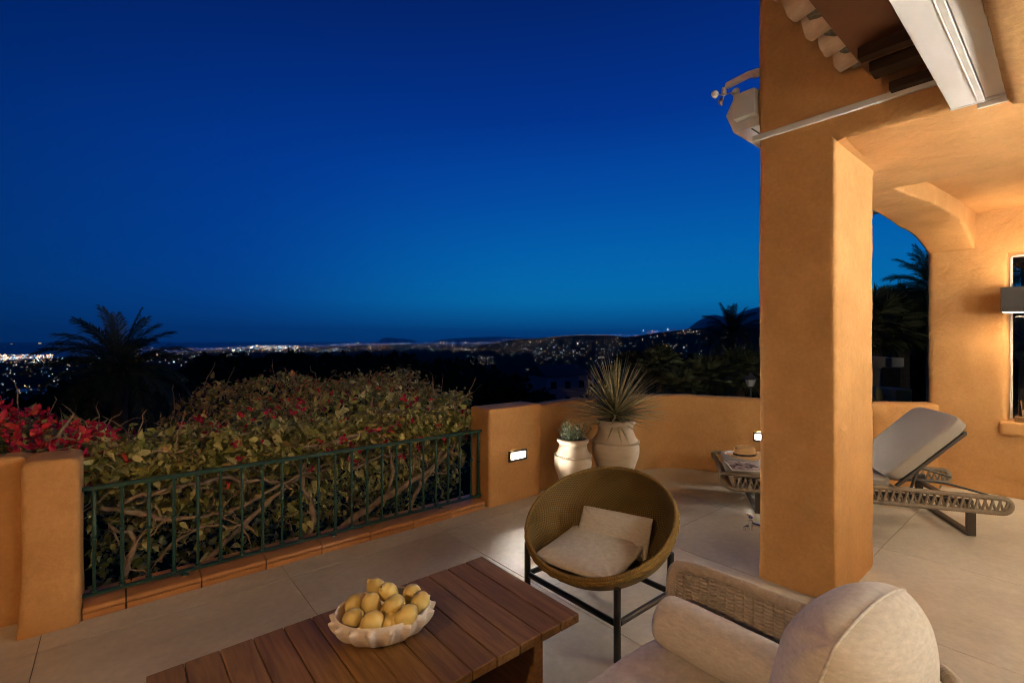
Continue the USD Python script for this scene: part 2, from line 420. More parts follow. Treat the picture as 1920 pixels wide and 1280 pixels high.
PANE = M('window_glass', {'f': ('fresnel', {'IOR': 1.45}), 't': ('transparent_bsdf', {}), 'g': ('glossy_bsdf', {'roughness': .02, 'color': (.9, .9, .9)}), 'm': ('mix_closure', {})},
         [('f.fac', 'm.fac'), ('t.BSDF', 'm.closure1'), ('g.BSDF', 'm.closure2')], surface='m.closure')
SHADE = surf('taupe_lamp_shade', (.030, .026, .022), (.038, .033, .028), scale=200, rough=.9)
WAX = surf('cream_wax', (.6, .5, .36), (.7, .6, .44), rough=.6)
FROST = surf('frosted_lantern_glass', (.30, .30, .29), (.38, .38, .37), rough=.5)
PRINT = M('magazine_print', {'g': ('geometry', {}), 'n': ('noise_texture', {'scale': 17, 'detail': 5, 'roughness': .65, 'distortion': .6}), 'r': ('rgb_ramp', {'ramp': [(.36, (.035, .025, .02)), (.47, (.20, .15, .12)), (.55, (.45, .37, .31)), (.7, (.58, .52, .47))]}), 'p': ('principled_bsdf', {'roughness': .6, 'specular_ior_level': .15})},
          [('g.position', 'n.vector'), ('n.fac', 'r.fac'), ('r.color', 'p.base_color')], surface='p.BSDF')
PAPER = surf('magazine_paper', (.6, .56, .5), (.68, .64, .58), rough=.8)
GLOBE_GLOW = emit('unseen_globe_glow', LAMP, GLOBE)  # the globe glows from here down belong to unseen lamps
GLOBE_GLOW_B = emit('unseen_wall_lamp_glow', LAMP_B, GLOBE_B)
GLOBE_GLOW_C = emit('unseen_uplighter_glow', (1, .95, .88), GLOBE_C)
GLOBE_GLOW_E = emit('unseen_beam_lamp_glow', LAMP, GLOBE_E)
GLOBE_GLOW_D = emit('unseen_sofa_lamp_glow', LAMP, GLOBE_D)
PEND_GLOW = emit('pendant_glow', (1, .74, .48), PENDANT)
STEP_GLOW = emit('step_light_glow', (1, .93, .80), STEP)
TOWN = M('town_lamp_glow', {'at': ('attribute', {'attribute': 'rnd'}), 'r': ('rgb_ramp', {'ramp': [(0, (1, .35, .10)), (.10, (1, .50, .20)), (.30, (1, .70, .40)), (.52, (1, .86, .66)), (.66, (.90, .98, 1)), (.80, (.35, .75, 1)), (.95, (.12, .45, 1)), (1, (1, .1, .06))]}),
                           'w': ('white_noise_texture', {'dimensions': '1D'}), 'pw': ('math', {'math_type': 'power', 'value2': 2.5}), 'mr': ('map_range', {'to_min': .22, 'to_max': 4.6}), 'e': ('emission', {})},
         [('at.fac', 'r.fac'), ('at.fac', 'w.w'), ('w.value', 'pw.value1'), ('pw.value', 'mr.value'), ('r.color', 'e.color'), ('mr.result', 'e.strength')], surface='e.emission')
WINLIT = emit('lit_house_window', (1, .72, .38), 1.1)
# ================================================================== TERRAIN, SEA, FAR HILLS
PHI0 = math.atan2(SA, CA) if False else math.atan2(CA, SA)      # direction of view from the +X axis, towards +Y


def phi_of(px):
    return PHI0 - np.arctan((np.asarray(px, float) - 960) / 890)


def px_of(phi):
    a = (PHI0 - phi + PI) % (2 * PI) - PI
    return 960 + 890 * np.tan(np.clip(a, -1.45, 1.45))


def polar(px, r):
    p = phi_of(px)
    return np.cos(p) * r, np.sin(p) * r


COAST = ([-3000, 0, 330, 450, 600, 750, 900, 1000, 1100, 9000], [3600, 4300, 6700, 9000, 12000, 20000, 30000, 45000, 58000, 58000])
BASE = ([0, 9, 20, 50, 100, 300, 700, 1500, 2600, 4000, 1e6], [-.5, -1.3, -3.2, -6.5, -11, -31, -61, -104, -118, -119.5, -119.5])
CREST = ([-5000, 700, 820, 900, 960, 1010, 1060, 1100, 1150, 1172, 1200, 1240, 1280, 1330, 1420, 1600, 2000, 9000],
         [660, 660, 650, 643, 637.5, 634, 629, 627, 629, 632, 629, 623, 619, 614, 607, 600, 600, 600])


def ground_z(phi, r):
    px = px_of(phi)
    ang = np.cos((PHI0 - phi + PI) % (2 * PI) - PI)
    z = np.interp(r, *BASE)
    front = np.clip((ang - .1) / .15, 0, 1)
    y = np.interp(px, *CREST)
    crest = EYE + (640 - y) / 890 * 4600 * np.maximum(ang, .2)
    t = np.clip((r - 900) / 3700, 0, 1); t = t * t * (3 - 2 * t)
    wgt = np.clip((px - 700) / 260, 0, 1) * front
    back = 1 - np.clip((r - 4600) / 3500, 0, 1)
    hill = z + (crest - z) * t * back
    z = np.maximum(z, z * (1 - wgt) + hill * wgt)
    p = np.stack([np.cos(phi) * r / 260, np.sin(phi) * r / 260, r * 0], -1)
    z = z + (meshkit.fbm(p, 4, 3) - .5) * np.clip(r / 60, 0, 9) * np.clip((5200 - r) / 1200, .15, 1)
    rc = np.interp(px, *COAST)
    return np.where(r > rc, z - np.clip((r - rc) / 40, 0, 1) * 30, z)


ph = np.concatenate([np.linspace(PHI0 - .95, PHI0 + .95, 420), np.linspace(PHI0 + .95, PHI0 + 2 * PI - .95, 90)[1:-1]])
rr = np.concatenate([[.01], np.geomspace(2.5, 60000, 150)])
PH, RR = np.meshgrid(ph, rr, indexing='ij')
V = np.stack([np.cos(PH) * RR, np.sin(PH) * RR, ground_z(PH, RR)], -1).reshape(-1, 3)
n, m = len(ph), len(rr)
i, j = np.meshgrid(np.arange(n), np.arange(m - 1), indexing='ij')
i2 = (i + 1) % n
q = np.stack([i * m + j, i * m + j + 1, i2 * m + j + 1, i2 * m + j], -1).reshape(-1, 4)
add('ground', (V, np.vstack([q[:, [0, 1, 2]], q[:, [0, 2, 3]]])), EARTH, smooth=True, kind='structure')

a = np.linspace(0, 2 * PI, 180, endpoint=False)
rs = np.geomspace(2600, 180000, 14)
V = np.stack([np.cos(a)[None] * rs[:, None], np.sin(a)[None] * rs[:, None], np.full((14, 180), -121.0)], -1).reshape(-1, 3)
i, j = np.meshgrid(np.arange(13), np.arange(180), indexing='ij'); j2 = (j + 1) % 180
q = np.stack([i * 180 + j, (i + 1) * 180 + j, (i + 1) * 180 + j2, i * 180 + j2], -1).reshape(-1, 4)
add('sea', (V, np.vstack([q[:, [0, 1, 2]], q[:, [0, 2, 3]]])), SEA, smooth=True, kind='structure')


def far_ridge(name, pts, r0, depth, seed, base=-122, rough=.12):
    px = np.linspace(pts[0][0], pts[-1][0], 120)
    y = np.interp(px, [p[0] for p in pts], [p[1] for p in pts])
    k = np.linspace(-1, 1, 17)
    phi = phi_of(px)
    r = r0 + k[None] * depth
    top = EYE + (640 - y) / 890 * r0 * np.cos(PHI0 - phi)
    prof = (1 - k ** 2) ** .8
    X, Y = np.cos(phi)[:, None] * r, np.sin(phi)[:, None] * r
    nz = (meshkit.fbm(np.stack([X, Y, X * 0], -1) / (depth * .5), 5, seed) - .5)
    h = np.maximum(top, base)[:, None] - base
    Z = base + h * prof[None] * (1 + rough * nz * (1 - .75 * prof[None]))
    V = np.stack([X, Y, Z], -1).reshape(-1, 3)
    i, j = np.meshgrid(np.arange(119), np.arange(16), indexing='ij')
    q = np.stack([i * 17 + j, (i + 1) * 17 + j, (i + 1) * 17 + j + 1, i * 17 + j + 1], -1).reshape(-1, 4)
    add(name, (V, np.vstack([q[:, [0, 1, 2]], q[:, [0, 2, 3]]])), ROCK, smooth=True, kind='structure')


far_ridge('mountain', [(1255, 640), (1272, 621), (1290, 616), (1305, 604), (1322, 595), (1336, 590.5), (1343, 590.5), (1350, 593), (1362, 592.5), (1380, 590), (1386, 588), (1400, 582), (1420, 577), (1460, 566), (1520, 558), (1600, 556), (1680, 562), (1800, 575), (2100, 600), (2300, 650)], 17000, 3500, 5)
far_ridge('headland', [(706, 645), (712, 638), (716, 634.5), (722, 632.6), (735, 633), (745, 634.6), (760, 635), (775, 637.6), (786, 645)], 50000, 2500, 6)
far_ridge('far_coast_hills', [(795, 645), (830, 636), (880, 632.5), (930, 631), (985, 633), (1060, 634), (1200, 640)], 42000, 3500, 8)

# dark wood on the slope below the garden: leaf clumps in many crowns, one mass
tv = np.array([[-.5, 0, 0], [0, -.28, .06], [.5, 0, 0], [0, .28, .06]]); tf = np.array([[0, 1, 2], [0, 2, 3]])
P, S = [], []
crowns = []
for px0, px1, ytop, r0, r1, cnt in ((380, 720, 662, 55, 130, 65), (700, 905, 670, 55, 130, 32), (500, 760, 657, 130, 190, 30), (840, 1010, 694, 60, 120, 20), (1000, 1030, 715, 40, 80, 5), (1105, 1200, 700, 40, 80, 10), (1180, 1460, 660, 60, 160, 45), (1150, 1460, 692, 26, 50, 22), (1600, 1800, 575, 26, 50, 22), (1800, 2300, 560, 22, 48, 40), (-150, 130, 730, 40, 70, 12), (120, 420, 690, 34, 60, 26)):
    for _ in range(cnt):
        px, r = rng.uniform(px0, px1), rng.uniform(r0, r1)
        x, y = polar(px, r)
        d = r * math.cos(math.atan((px - 960) / 890))
        ztop = EYE - (ytop + rng.uniform(0, 22) - 640) / 890 * d
        zg = float(ground_z(np.array(phi_of(px)), np.array(r)))
        h = max(1.6, ztop - zg)
        crowns.append((x, y, ztop, h, r))
for x, y, zt, h, r in crowns:
    R = min(h * .5, r * .055) * rng.uniform(.8, 1.25)
    k = 110
    d = rng.normal(size=(k, 3)); d /= np.linalg.norm(d, axis=1, keepdims=True)
    rad = rng.uniform(.55, 1, k) ** .6
    c = np.array([x, y, zt - R])
    P.append(c + d * rad[:, None] * np.array([R, R, R]) * (1 + .25 * (meshkit.noise(d * 2 + x, 4)[:, None] - .5)))
    S.append(np.full(k, R * .42))
    k2 = int(30 + 6 * h)
    P.append(c + np.stack([rng.normal(0, R * .5, k2), rng.normal(0, R * .5, k2), -rng.uniform(0, max(h - R, .1), k2)], 1)); S.append(np.full(k2, R * .5))
P, S = np.vstack(P), np.concatenate(S)
fw = rng.normal(size=P.shape); up = rng.normal(size=P.shape)
add('hillside_wood', scatter(tv, tf, basis(fw, up), P, S), DARKLEAF, label='dark wooded hillside sloping away below the terrace', cat='trees', kind='stuff')

# lights of the town, the coast and the hill estates: one mass of lamps
oct_ = trimesh.Trimesh(np.array([(1, 0, 0), (-1, 0, 0), (0, 1, 0), (0, -1, 0), (0, 0, 1), (0, 0, -1)], float), np.array([(0, 2, 4), (2, 1, 4), (1, 3, 4), (3, 0, 4), (2, 0, 5), (1, 2, 5), (3, 1, 5), (0, 3, 5)]), process=False)
L = []
def band(n_, px0, px1, y0, y1, big=.10, conc=1.0, size=.00072):
    for _ in range(int(n_ * 1.7)):
        px = rng.uniform(px0, px1)
        y = y0 + (y1 - y0) * rng.random() ** conc
        L.append((px, y, size * rng.uniform(.45, 1.15) * (2.0 if rng.random() < big else 1)))
band(190, -20, 100, 664.5, 673, .16)
band(60, 0, 110, 670, 682, .1); band(30, 20, 420, 676, 688, .1); band(45, 0, 150, 682, 740, .12); band(26, 180, 260, 665, 720, .06)
band(120, 240, 470, 652, 676, .10, 1.2); band(110, 430, 640, 647.5, 661, .16, .8); band(110, 470, 560, 647, 657, .2)
band(140, 620, 900, 643.5, 659, .08, 1.2); band(70, 850, 1010, 640, 662, .08); band(26, 872, 925, 668, 684, .3)
band(120, 940, 1170, 636, 668, .10, 1.3); band(40, 1000, 1160, 660, 690, .14); band(50, 1150, 1420, 626, 666, .12, 1.5); band(14, 1200, 1300, 618, 625, .35); band(14, 1225, 1265, 646, 656, .2)
for k in range(40):
    px = 1028 + k * 3.5
    L.append((px, np.interp(px, [1020, 1060, 1085, 1170], [635.5, 631.5, 629.6, 630.0]), .0007))
for k in range(9):
    L.append((1270 + 6 * k + rng.uniform(-2, 2), 626 - .5 * k, .0008))
pos, sz = [], []
for px, y, s in L:
    ph_ = float(phi_of(px)); r = np.geomspace(120, 40000, 500)
    zz = EYE - (y - 640) / 890 * r * math.cos(PHI0 - ph_)
    zg = np.maximum(ground_z(np.full_like(r, ph_), r), -121)
    hit = np.nonzero(zg >= zz - 2)[0]
    rad = min(float(np.interp(px, *COAST)) * .97, 9000) if not len(hit) else r[hit[0]]
    rad = min(rad, float(np.interp(px, *COAST)) * .985)
    z = EYE - (y - 640) / 890 * rad * math.cos(PHI0 - ph_)
    zgr = float(ground_z(np.array(ph_), np.array(rad)))
    pos.append((math.cos(ph_) * rad, math.sin(ph_) * rad, max(z, zgr + 3 * s * rad))); sz.append(s * rad)
pos, sz = np.array(pos), np.array(sz)
add('town_lights', scatter(oct_.vertices, oct_.faces, np.repeat(np.eye(3)[None], len(pos), 0), pos, sz), TOWN, label='scattered street and house lights over the dark coastal plain', cat='city lights', kind='stuff')
# two ships far out
for px, y, w in ((75, 637.2, 1), (22, 637.4, .6)):
    x, yy = polar(px, 30000)
    z = -121
    s = thing('ship', 'distant ship with lights on the horizon, ' + ('the larger, nearer the palm' if w == 1 else 'the fainter, leftmost'), 'ship', (x, yy, z))
    add('hull', cbox(x - 90 * w, x + 90 * w, yy - 15, yy + 15, z, z + 22, 4), BLACK, s)
    add('deck_lights', cbox(x - 60 * w, x + 40 * w, yy - 12, yy + 12, z + 24, z + 60 * w, 3), WINLIT, s)

# houses on the slope: a few nearer ones
def house(label, px, r, w, d, h, yaw, group=None, lit=2, hip=False, name='house'):
    x, y = polar(px, r)
    zg = float(ground_z(np.array(float(phi_of(px))), np.array(float(r))))
    hh = thing(name, label, 'house', (x, y, zg), group, rot=math.degrees(yaw))
    add('wall', cbox(-w / 2, w / 2, -d / 2, d / 2, -2, h, .05), HOUSEW, hh, local=True)
    o = .35
    pr = np.array([(-w / 2 - o, -d / 2 - o, h + .02), (w / 2 + o, -d / 2 - o, h + .02), (w / 2 + o, d / 2 + o, h + .02), (-w / 2 - o, d / 2 + o, h + .02), (-w / 2 + (w * .2 if hip else 0), 0, h + d * .28), (w / 2 - (w * .2 if hip else 0), 0, h + d * .28)])
    add('roof', trimesh.convex.convex_hull(pr), ROOF, hh, local=True)
    nb = max(2, int(w / 3))
    for k in range(nb):
        xx = -w / 2 + w * (k + .5) / nb
        for zz in ((h - 2.2,) if h < 5 else (h - 2.2, h - 5)):
            wl = add('window', cbox(xx - .55, xx + .55, -d / 2 - .06, -d / 2 + .1, zz, zz + 1.25, .02), WINLIT if (k + int(zz * 3)) % 4 < lit - 1 else BLACK, hh, local=True)
    return hh


fy = PHI0 - PI / 2
house('white gabled house on the slope behind the small clay pot, its side wall turned here', 1044, 88, 9, 7, 5.6, fy + .5, lit=1)
house('white house with lit rear terrace left of the spiky plant', 1075, 105, 8, 7, 5.2, fy - .3, lit=2)
house('long low white house left of the gabled one', 1010, 150, 12, 7, 4.2, fy + .1, lit=3)
g = 'small white houses on the dark plain at left'
for k in range(22):
    house('small white house among trees on the plain beyond the bougainvillea', rng.uniform(-40, 170), rng.uniform(330, 1300), rng.uniform(9, 17), rng.uniform(7, 10), rng.uniform(3.5, 7), fy + rng.uniform(-.7, .7), group=g, lit=int(rng.integers(1, 4)))
g = 'villas scattered on the far hillside at right'
for k in range(26):
    house('pale villa on the dark hillside beyond the terrace wall', rng.uniform(960, 1420), rng.uniform(700, 3200), rng.uniform(12, 24), rng.uniform(8, 12), rng.uniform(4, 8), fy + rng.uniform(-.7, .7), group=g, lit=int(rng.integers(2, 4)))

# ================================================================== TERRACE FLOOR
WALL_PX = [(1020, 757), (1100, 743), (1240, 737), (1340, 740), (1420, 743), (1640, 750), (1785, 755)]
outer = np.array([(3.02, 3.45), (3.40, 3.50), (3.76, 3.48), (4.30, 3.32), (4.82, 3.10), (5.10, 2.67), (5.26, 2.24), (5.60, 1.60), (5.86, 1.36), (6.20, .98)])
oc = spline(np.c_[outer, outer[:, :1] * 0], 60)[:, :2]
tt = np.gradient(oc, axis=0); tt /= np.linalg.norm(tt, axis=1, keepdims=True)
inn = oc + np.stack([tt[:, 1], -tt[:, 0]], 1) * .20
floor_poly = Polygon([(-4, -3.0), (6.17, -3.0), (6.17, .9)] + [tuple(p) for p in inn[::-1]] + [(3.0, 3.3), (2.4, 3.3), (2.36, 3.21), (-.15, 3.21), (-.15, 3.3), (-.36, 3.42), (-4, 3.42)])
fl = UsdGeom.Xform.Define(stage, '/World/terrace_floor'); tag(fl, kind='structure'); LOC['/World/terrace_floor'] = np.zeros(3)
base = floor_poly.buffer(0)
add('bed', trimesh.creation.extrude_polygon(base, .1, engine='earcut').apply_translation([0, 0, -.104]), GROUT, '/World/terrace_floor')
PX_, PY_, GAP = 1.068, 1.068, .004
for a_ in range(-4, 7):
    for b_ in range(-4, 3):
        x0, y0 = -.28 + a_ * PX_, 3.012 - 1.068 + b_ * PY_
        t_ = sbox(x0 + GAP / 2, y0 + GAP / 2, x0 + PX_ - GAP / 2, y0 + PY_ - GAP / 2).intersection(base.buffer(-.002))
        for g_ in getattr(t_, 'geoms', [t_]):
            if g_.area > .002:
                v = trimesh.creation.extrude_polygon(g_, .012, engine='earcut').apply_translation([0, 0, -.012])
                add('floor_tile', v, STONE, '/World/terrace_floor')

# ================================================================== VILLA
XF, YP, ZS = 2.931, .837, 2.461
villa = thing('villa', 'orange stucco villa with a square porch pillar, arch and window niche', 'house')
pill = mbox(XF, 3.633, YP, 1.235, -.03, 5.2)
beam = mbox(XF, 4.16, -3.2, YP + .2, ZS, 5.2)
fac = stucco(pill + beam, .04, .0045, 1, 1)
cen = fac.triangles_center
isp = (cen[:, 2] < ZS + .012) & (cen[:, 1] > YP - .03)
add('pillar', trimesh.Trimesh(fac.vertices, fac.faces[isp], process=False), STUCCO, villa, smooth=50, label='square porch pillar of orange stucco')
add('beam', trimesh.Trimesh(fac.vertices, fac.faces[~isp], process=False), STUCCO, villa, smooth=50)
# back wall with window opening and corbelled arch
ZC = 2.60
WIN = (-.75, .437, .66, 2.20)
back = mbox(6.17, 6.55, -3.2, .985, -.03, ZC + .3) - mbox(6.0, 6.7, WIN[0], WIN[1], WIN[2], WIN[3])
add('back_wall', stucco(back, .05, .005, 1, 3), STUCCO, villa, smooth=50)
# raised plaster surround of the window
sur = mbox(6.135, 6.175, WIN[0] - .07, WIN[1] + .07, WIN[2] - .115, WIN[3] + .035) - mbox(6.0, 6.3, WIN[0] + .004, WIN[1] - .004, WIN[2] + .004, WIN[3] - .004)
add('window_surround', stucco(sur, .022, .006, 2, 4, 14), STUCCO, villa, smooth=60)
add('window_sill', stucco(mbox(6.10, 6.5, WIN[0] + .002, WIN[1] + .045, WIN[2] - .10, WIN[2] + .012), .025, .006, 2, 14, 12), STUCCO, villa, smooth=60)
wf = cat_([box(6.40, 6.44, WIN[1] - .018, WIN[1], WIN[2], WIN[3]), box(6.40, 6.44, WIN[0], WIN[0] + .035, WIN[2], WIN[3]), box(6.40, 6.44, WIN[0] + .035, WIN[1] - .0185, WIN[3] - .018, WIN[3]), box(6.40, 6.44, WIN[0] + .035, WIN[1] - .0185, WIN[2], WIN[2] + .018)])
wfp = add('window_frame', wf, WHITE, villa)
add('window_pane', box(6.418, 6.422, WIN[0] + .035, WIN[1] - .0185, WIN[2] + .0185, WIN[3] - .0185), PANE, wfp)
# arch: flat crown, rounded shoulder down to the back wall
prof = [(3.55, ZS), (5.25, ZS)] + [(5.4, 2.458), (5.52, 2.450), (5.64, 2.437), (5.76, 2.417), (5.87, 2.388), (5.97, 2.352), (6.06, 2.312), (6.13, 2.28), (6.185, 2.258)] + [(6.185, ZC + .25), (3.55, ZC + .25)]
cs = manifold3d.CrossSection([np.array(prof)])
archm = manifold3d.Manifold.extrude(cs, 1.0).rotate([90, 0, 0]).translate([0, 1.0, 0]).refine_to_length(.08)
def warp(v):
    v = np.array(v); t = np.clip(v[:, 1], 0, 1)
    y0 = np.interp(v[:, 0], [3.633, 4.15, 4.45, 4.8, 5.5, 6.17], [.842, .835, .80, .735, .675, .645])
    y1 = np.interp(v[:, 0], [3.6, 5.5, 6.17], [1.10, 1.09, .982])
    v[:, 1] = y0 + (y1 - y0) * t
    return v
archm = archm.warp_batch(warp)
add('arch', stucco(archm, .045, .004, 1, 5), STUCCO, villa, smooth=50)
add('porch_ceiling', stucco(mbox(4.1, 6.25, -3.2, 1.0, ZC, ZC + .2), .08, .004, 0, 6), STUCCO, villa, smooth=50)
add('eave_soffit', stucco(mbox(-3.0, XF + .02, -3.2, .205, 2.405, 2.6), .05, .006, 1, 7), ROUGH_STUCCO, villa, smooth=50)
add('unseen_house_wall', stucco(mbox(-3.0, 6.6, -3.5, -3.1, -.03, 3.2), .12, .006, 0, 8), STUCCO, villa, smooth=50)  # out of view, gives the porch light a surface to bounce off
add('parapet_wall_above', stucco(mbox(-3.0, XF + .02, -3.2, .12, 2.602, 4.2), .12, .006, 0, 18), STUCCO, villa, smooth=50)
# eave with clay tiles
eave = add('eave_board', cat_([trimesh.convex.convex_hull(np.array([(-1.5, .69, 2.742), (XF - .005, .69, 2.742), (-1.5, .125, 2.86), (XF - .005, .125, 2.86), (-1.5, .69, 2.765), (XF - .005, .69, 2.765), (-1.5, .125, 2.885), (XF - .005, .125, 2.885)]))]), BROWN, villa)
def cover(x, seed, up):
    """A curved clay tile: up = a cover tile (arched), else a channel tile."""
    a = np.linspace(0, PI, 13)
    out = []
    for y, r, zz in ((.80, .092, 0), (.36, .078, .105)):
        for rad in (r, r - .014):
            out.append(np.stack([x + rad * np.cos(a), np.full(13, y), (2.772 + zz + (rad * np.sin(a) * .62 if up else .06 - rad * np.sin(a) * .62))], 1))
    f0o, f0i, f1o, f1i = out
    v = np.vstack(out)
    v[:, 1] += np.where(v[:, 1] > .6, (meshkit.noise(v * 22 + seed) - .5) * .02, 0)
    q = []
    k = np.arange(12)
    for A, B, flip in ((0, 26, 0), (13, 39, 1), (0, 13, 1), (26, 39, 0)):
        t = np.stack([A + k, B + k, B + k + 1, A + k + 1], 1)
        q.append(t if not flip else t[:, ::-1])
    q.append(np.array([[0, 13, 39, 26], [12, 38, 51, 25]]))
    return v, np.vstack(q)
xs = XF - .115 - np.arange(16) * .2
for k, x in enumerate(xs):
    add('channel_tile', cover(x, k, False), CLAY, eave, smooth=40)
    add('cover_tile', (cover(x + .1, k + 40, True)[0] + np.array([0, 0, .045]), cover(x + .1, k, True)[1]), CLAY, eave, smooth=40)
mort = mbox(-1.0, XF - .01, .60, .765, 2.79, 2.86)
add('mortar', stucco(mort, .025, .012, 1, 9, 22), MORTAR, eave)
add('timber_batten', cbox(2.60, 2.66, .10, .66, 2.69, 2.74, .003), DARKWOOD, eave)
add('timber_batten', cbox(2.70, 2.80, .10, .64, 2.655, 2.705, .003), DARKWOOD, eave)
add('timber_batten', cbox(2.86, XF - .006, .10, .60, 2.61, 2.65, .003), DARKWOOD, eave)
# white cable duct along the pillar face
duct = add('cable_duct', cbox(XF - .022, XF - .001, .10, 1.262, 2.588, 2.622, .003), WHITE, loc=(XF, .6, 2.6), label='thin white cable duct running across the orange pillar face', cat='cable duct')

# ------------------------------------------------------------------ awnings
aw = thing('awning', 'white folded awning cassette fixed overhead beneath the tiled eave', 'awning', (1.0, .3, 2.45))
add('cassette', cbox(-1.2, XF - .035, .272, .382, 2.446, 2.58, .002), WHITE, aw)
add('front_rail', cbox(-1.2, XF - .055, .20, .2685, 2.449, 2.56, .002), WHITE, aw)
add('bottom_rib', cbox(-1.2, XF - .05, .292, .297, 2.4435, 2.447, .001), WHITE, aw)
add('end_cap', cbox(XF - .0345, XF - .02, .195, .386, 2.444, 2.585, .003), WHITE, aw)
add('mounting_plate', cbox(XF - .018, XF - .002, .12, .30, 2.425, 2.50, .002), WHITE, aw)
a2 = thing('awning', 'white awning cassette on the far side of the pillar, below the wind sensor', 'awning', (2.95, 1.3, 2.7))
pf = Polygon([(1.243, 2.700), (1.395, 2.700), (1.445, 2.825), (1.395, 2.915), (1.243, 2.915)])
e = trimesh.creation.extrude_polygon(pf, 3.0, engine='earcut')
e.vertices = e.vertices[:, [2, 0, 1]] + np.array([2.96, 0, 0])
e.invert() if e.volume < 0 else None
add('cassette', e, WHITE, a2)
add('end_box', cbox(2.90, 2.957, 1.243, 1.372, 2.755, 2.905, .002), WHITE, a2)
add('seam', box(2.98, 5.9, 1.29, 1.298, 2.6965, 2.6995), BRONZE, a2)
an = thing('wind_sensor', 'small white wind sensor with spinning cups on an arm beside the pillar', 'anemometer', (2.95, 1.4, 2.95))
arm = np.array([(2.95, 1.236, 3.005), (2.95, 1.30, 3.018), (2.95, 1.38, 3.012), (2.95, 1.44, 3.008)])
add('arm', tube(spline(arm, 14), np.r_[.016, np.full(12, .019), .014], 8, flat=1.2), WHITE, an, smooth=40)
add('bracket', cbox(2.935, 2.965, 1.236, 1.275, 2.985, 3.03, .004), WHITE, an)
add('hub', lathe([(0, 2.955), (.013, 2.956), (.016, 2.97), (.014, 3.0), (0, 3.003)], 16, (2.95, 1.452, 0)), WHITE, an, smooth=40)
for k in range(3):
    aa = .6 + k * 2 * PI / 3
    c = np.array([2.95 + .07 * math.cos(aa), 1.452 + .07 * math.sin(aa), 2.95])
    add('spoke', tube(np.array([(2.95, 1.452, 2.958), c]), .004, 6), WHITE, an)
    cup = trimesh.creation.icosphere(2, .025); cup = cup.slice_plane([0, 0, 0], [-math.sin(aa), math.cos(aa), 0]); cup.apply_translation(c)
    add('cup', cup, WHITE, an, smooth=True)

# ================================================================== LOW WALLS
def stw(name, label, m, loc, seed, **k):
    return add(name, stucco(m, .04, .004, 2, seed), STUCCO, smooth=50, loc=loc, label=label, cat='wall', **k)
ip = [tuple(p) for p in inn]; op = [tuple(p) for p in oc]
kk = int(np.argmin(np.abs(960 + 890 * (CA * inn[:, 0] - SA * inn[:, 1]) / (SA * inn[:, 0] + CA * inn[:, 1]) - 1431)))
pc, tn = inn[kk], tt[kk]
yaw2 = math.atan2(tn[1], tn[0])
cw = mpoly(Polygon(ip + op[::-1]).buffer(0), -.35, .80) - mbox(-.0875, .0875, -.1, .06, .382, .458).rotate([0, 0, math.degrees(yaw2)]).translate([pc[0], pc[1], 0])
stw('garden_wall', 'low curved orange stucco wall bounding the far side of the terrace', cw, (4.6, 2.9, 0), 11)
gp = thing('wall_pier', 'stout orange stucco pier with a lit step light beside the railing', 'pier', (2.7, 3.3, 0))
pm = mbox(2.396, 3.0, 3.185, 3.46, -.35, .827) - mbox(2.615, 2.790, 3.0, 3.25, .362, .438)
add('pier', stucco(pm, .03, .0035, 1, 12), STUCCO, gp, smooth=50)
lp = mbox(-.352, -.142, 3.205, 3.50, -.35, .815)
pl = stucco(lp, .03, .0035, 2, 13)
v = np.array(pl.vertices); k_ = np.clip(1 - v[:, 2] / .35, 0, 1)[:, None] ** 2; v[:, :2] += (v[:, :2] - np.array([-.2, 3.5])) * k_ * np.array([.10, .16]); pl.vertices = v
add('wall_pier', pl, STUCCO, smooth=50, loc=(-.25, 3.35, 0), label='orange stucco pier with flared foot at the left end of the railing', cat='pier')
stw('garden_wall', 'low straight orange stucco wall left of the railing under red flowers', mbox(-4.0, -.33, 3.375, 3.56, -.35, .825), (-1.5, 3.45, 0), 15)

# step lights
def step_light(label, c, yaw):
    c = np.array(c, float)
    T = rotz(yaw); T[:3, 3] = c
    s = thing('step_light', label, 'wall light', c, rot=None)
    W_, H_ = .1015, .047                        # faces -Y in its own axes
    def put(name, m, mat, **k):
        m = m.copy() if hasattr(m, 'copy') else m
        m.apply_transform(T); add(name, m, mat, s, **k)
    B_ = .019
    fr = cat_([cbox(-W_, W_, -.010, .006, H_ - B_, H_, .001), cbox(-W_, W_, -.010, .006, -H_, -H_ + B_, .001), cbox(-W_, -W_ + B_, -.0098, .006, -H_ + B_ + .0001, H_ - B_ - .0001, .001), cbox(W_ - B_, W_, -.0098, .006, -H_ + B_ + .0001, H_ - B_ - .0001, .001)])
    put('frame', fr, BRONZE)
    put('recess', cat_([box(-W_ + .0155, W_ - .0155, .040, .044, -H_ + .012, H_ - .012), box(-W_ + .0155, W_ - .0155, .0045, .0395, -H_ + .0125, -H_ + .0165), box(-W_ + .0155, W_ - .0155, .0045, .0395, H_ - .0165, H_ - .0125), box(-W_ + .0155, -W_ + .0185, .0045, .0395, -H_ + .017, H_ - .017), box(W_ - .0185, W_ - .0155, .0045, .0395, -H_ + .017, H_ - .017)]), BRONZE)
    m = box(-W_ + .0195, W_ - .0195, -.001, .001, -.0345, .0345); m.apply_transform(rot(-.82, [1, 0, 0])); m.apply_translation([0, .026, .0])
    put('diffuser', m, STEP_GLOW)
    put('louvre', box(-W_ + .0195, W_ - .0195, .0055, .0065, .009, .0115), WHITE)
    return s
step_light('lit rectangular step light set in the stucco pier beside the railing', (2.7025, 3.175, .402), 0)
step_light('step light on the curved wall, half hidden behind the porch pillar', (pc[0] + .014 * tn[1], pc[1] - .014 * tn[0], .42), math.atan2(tn[1], tn[0]))
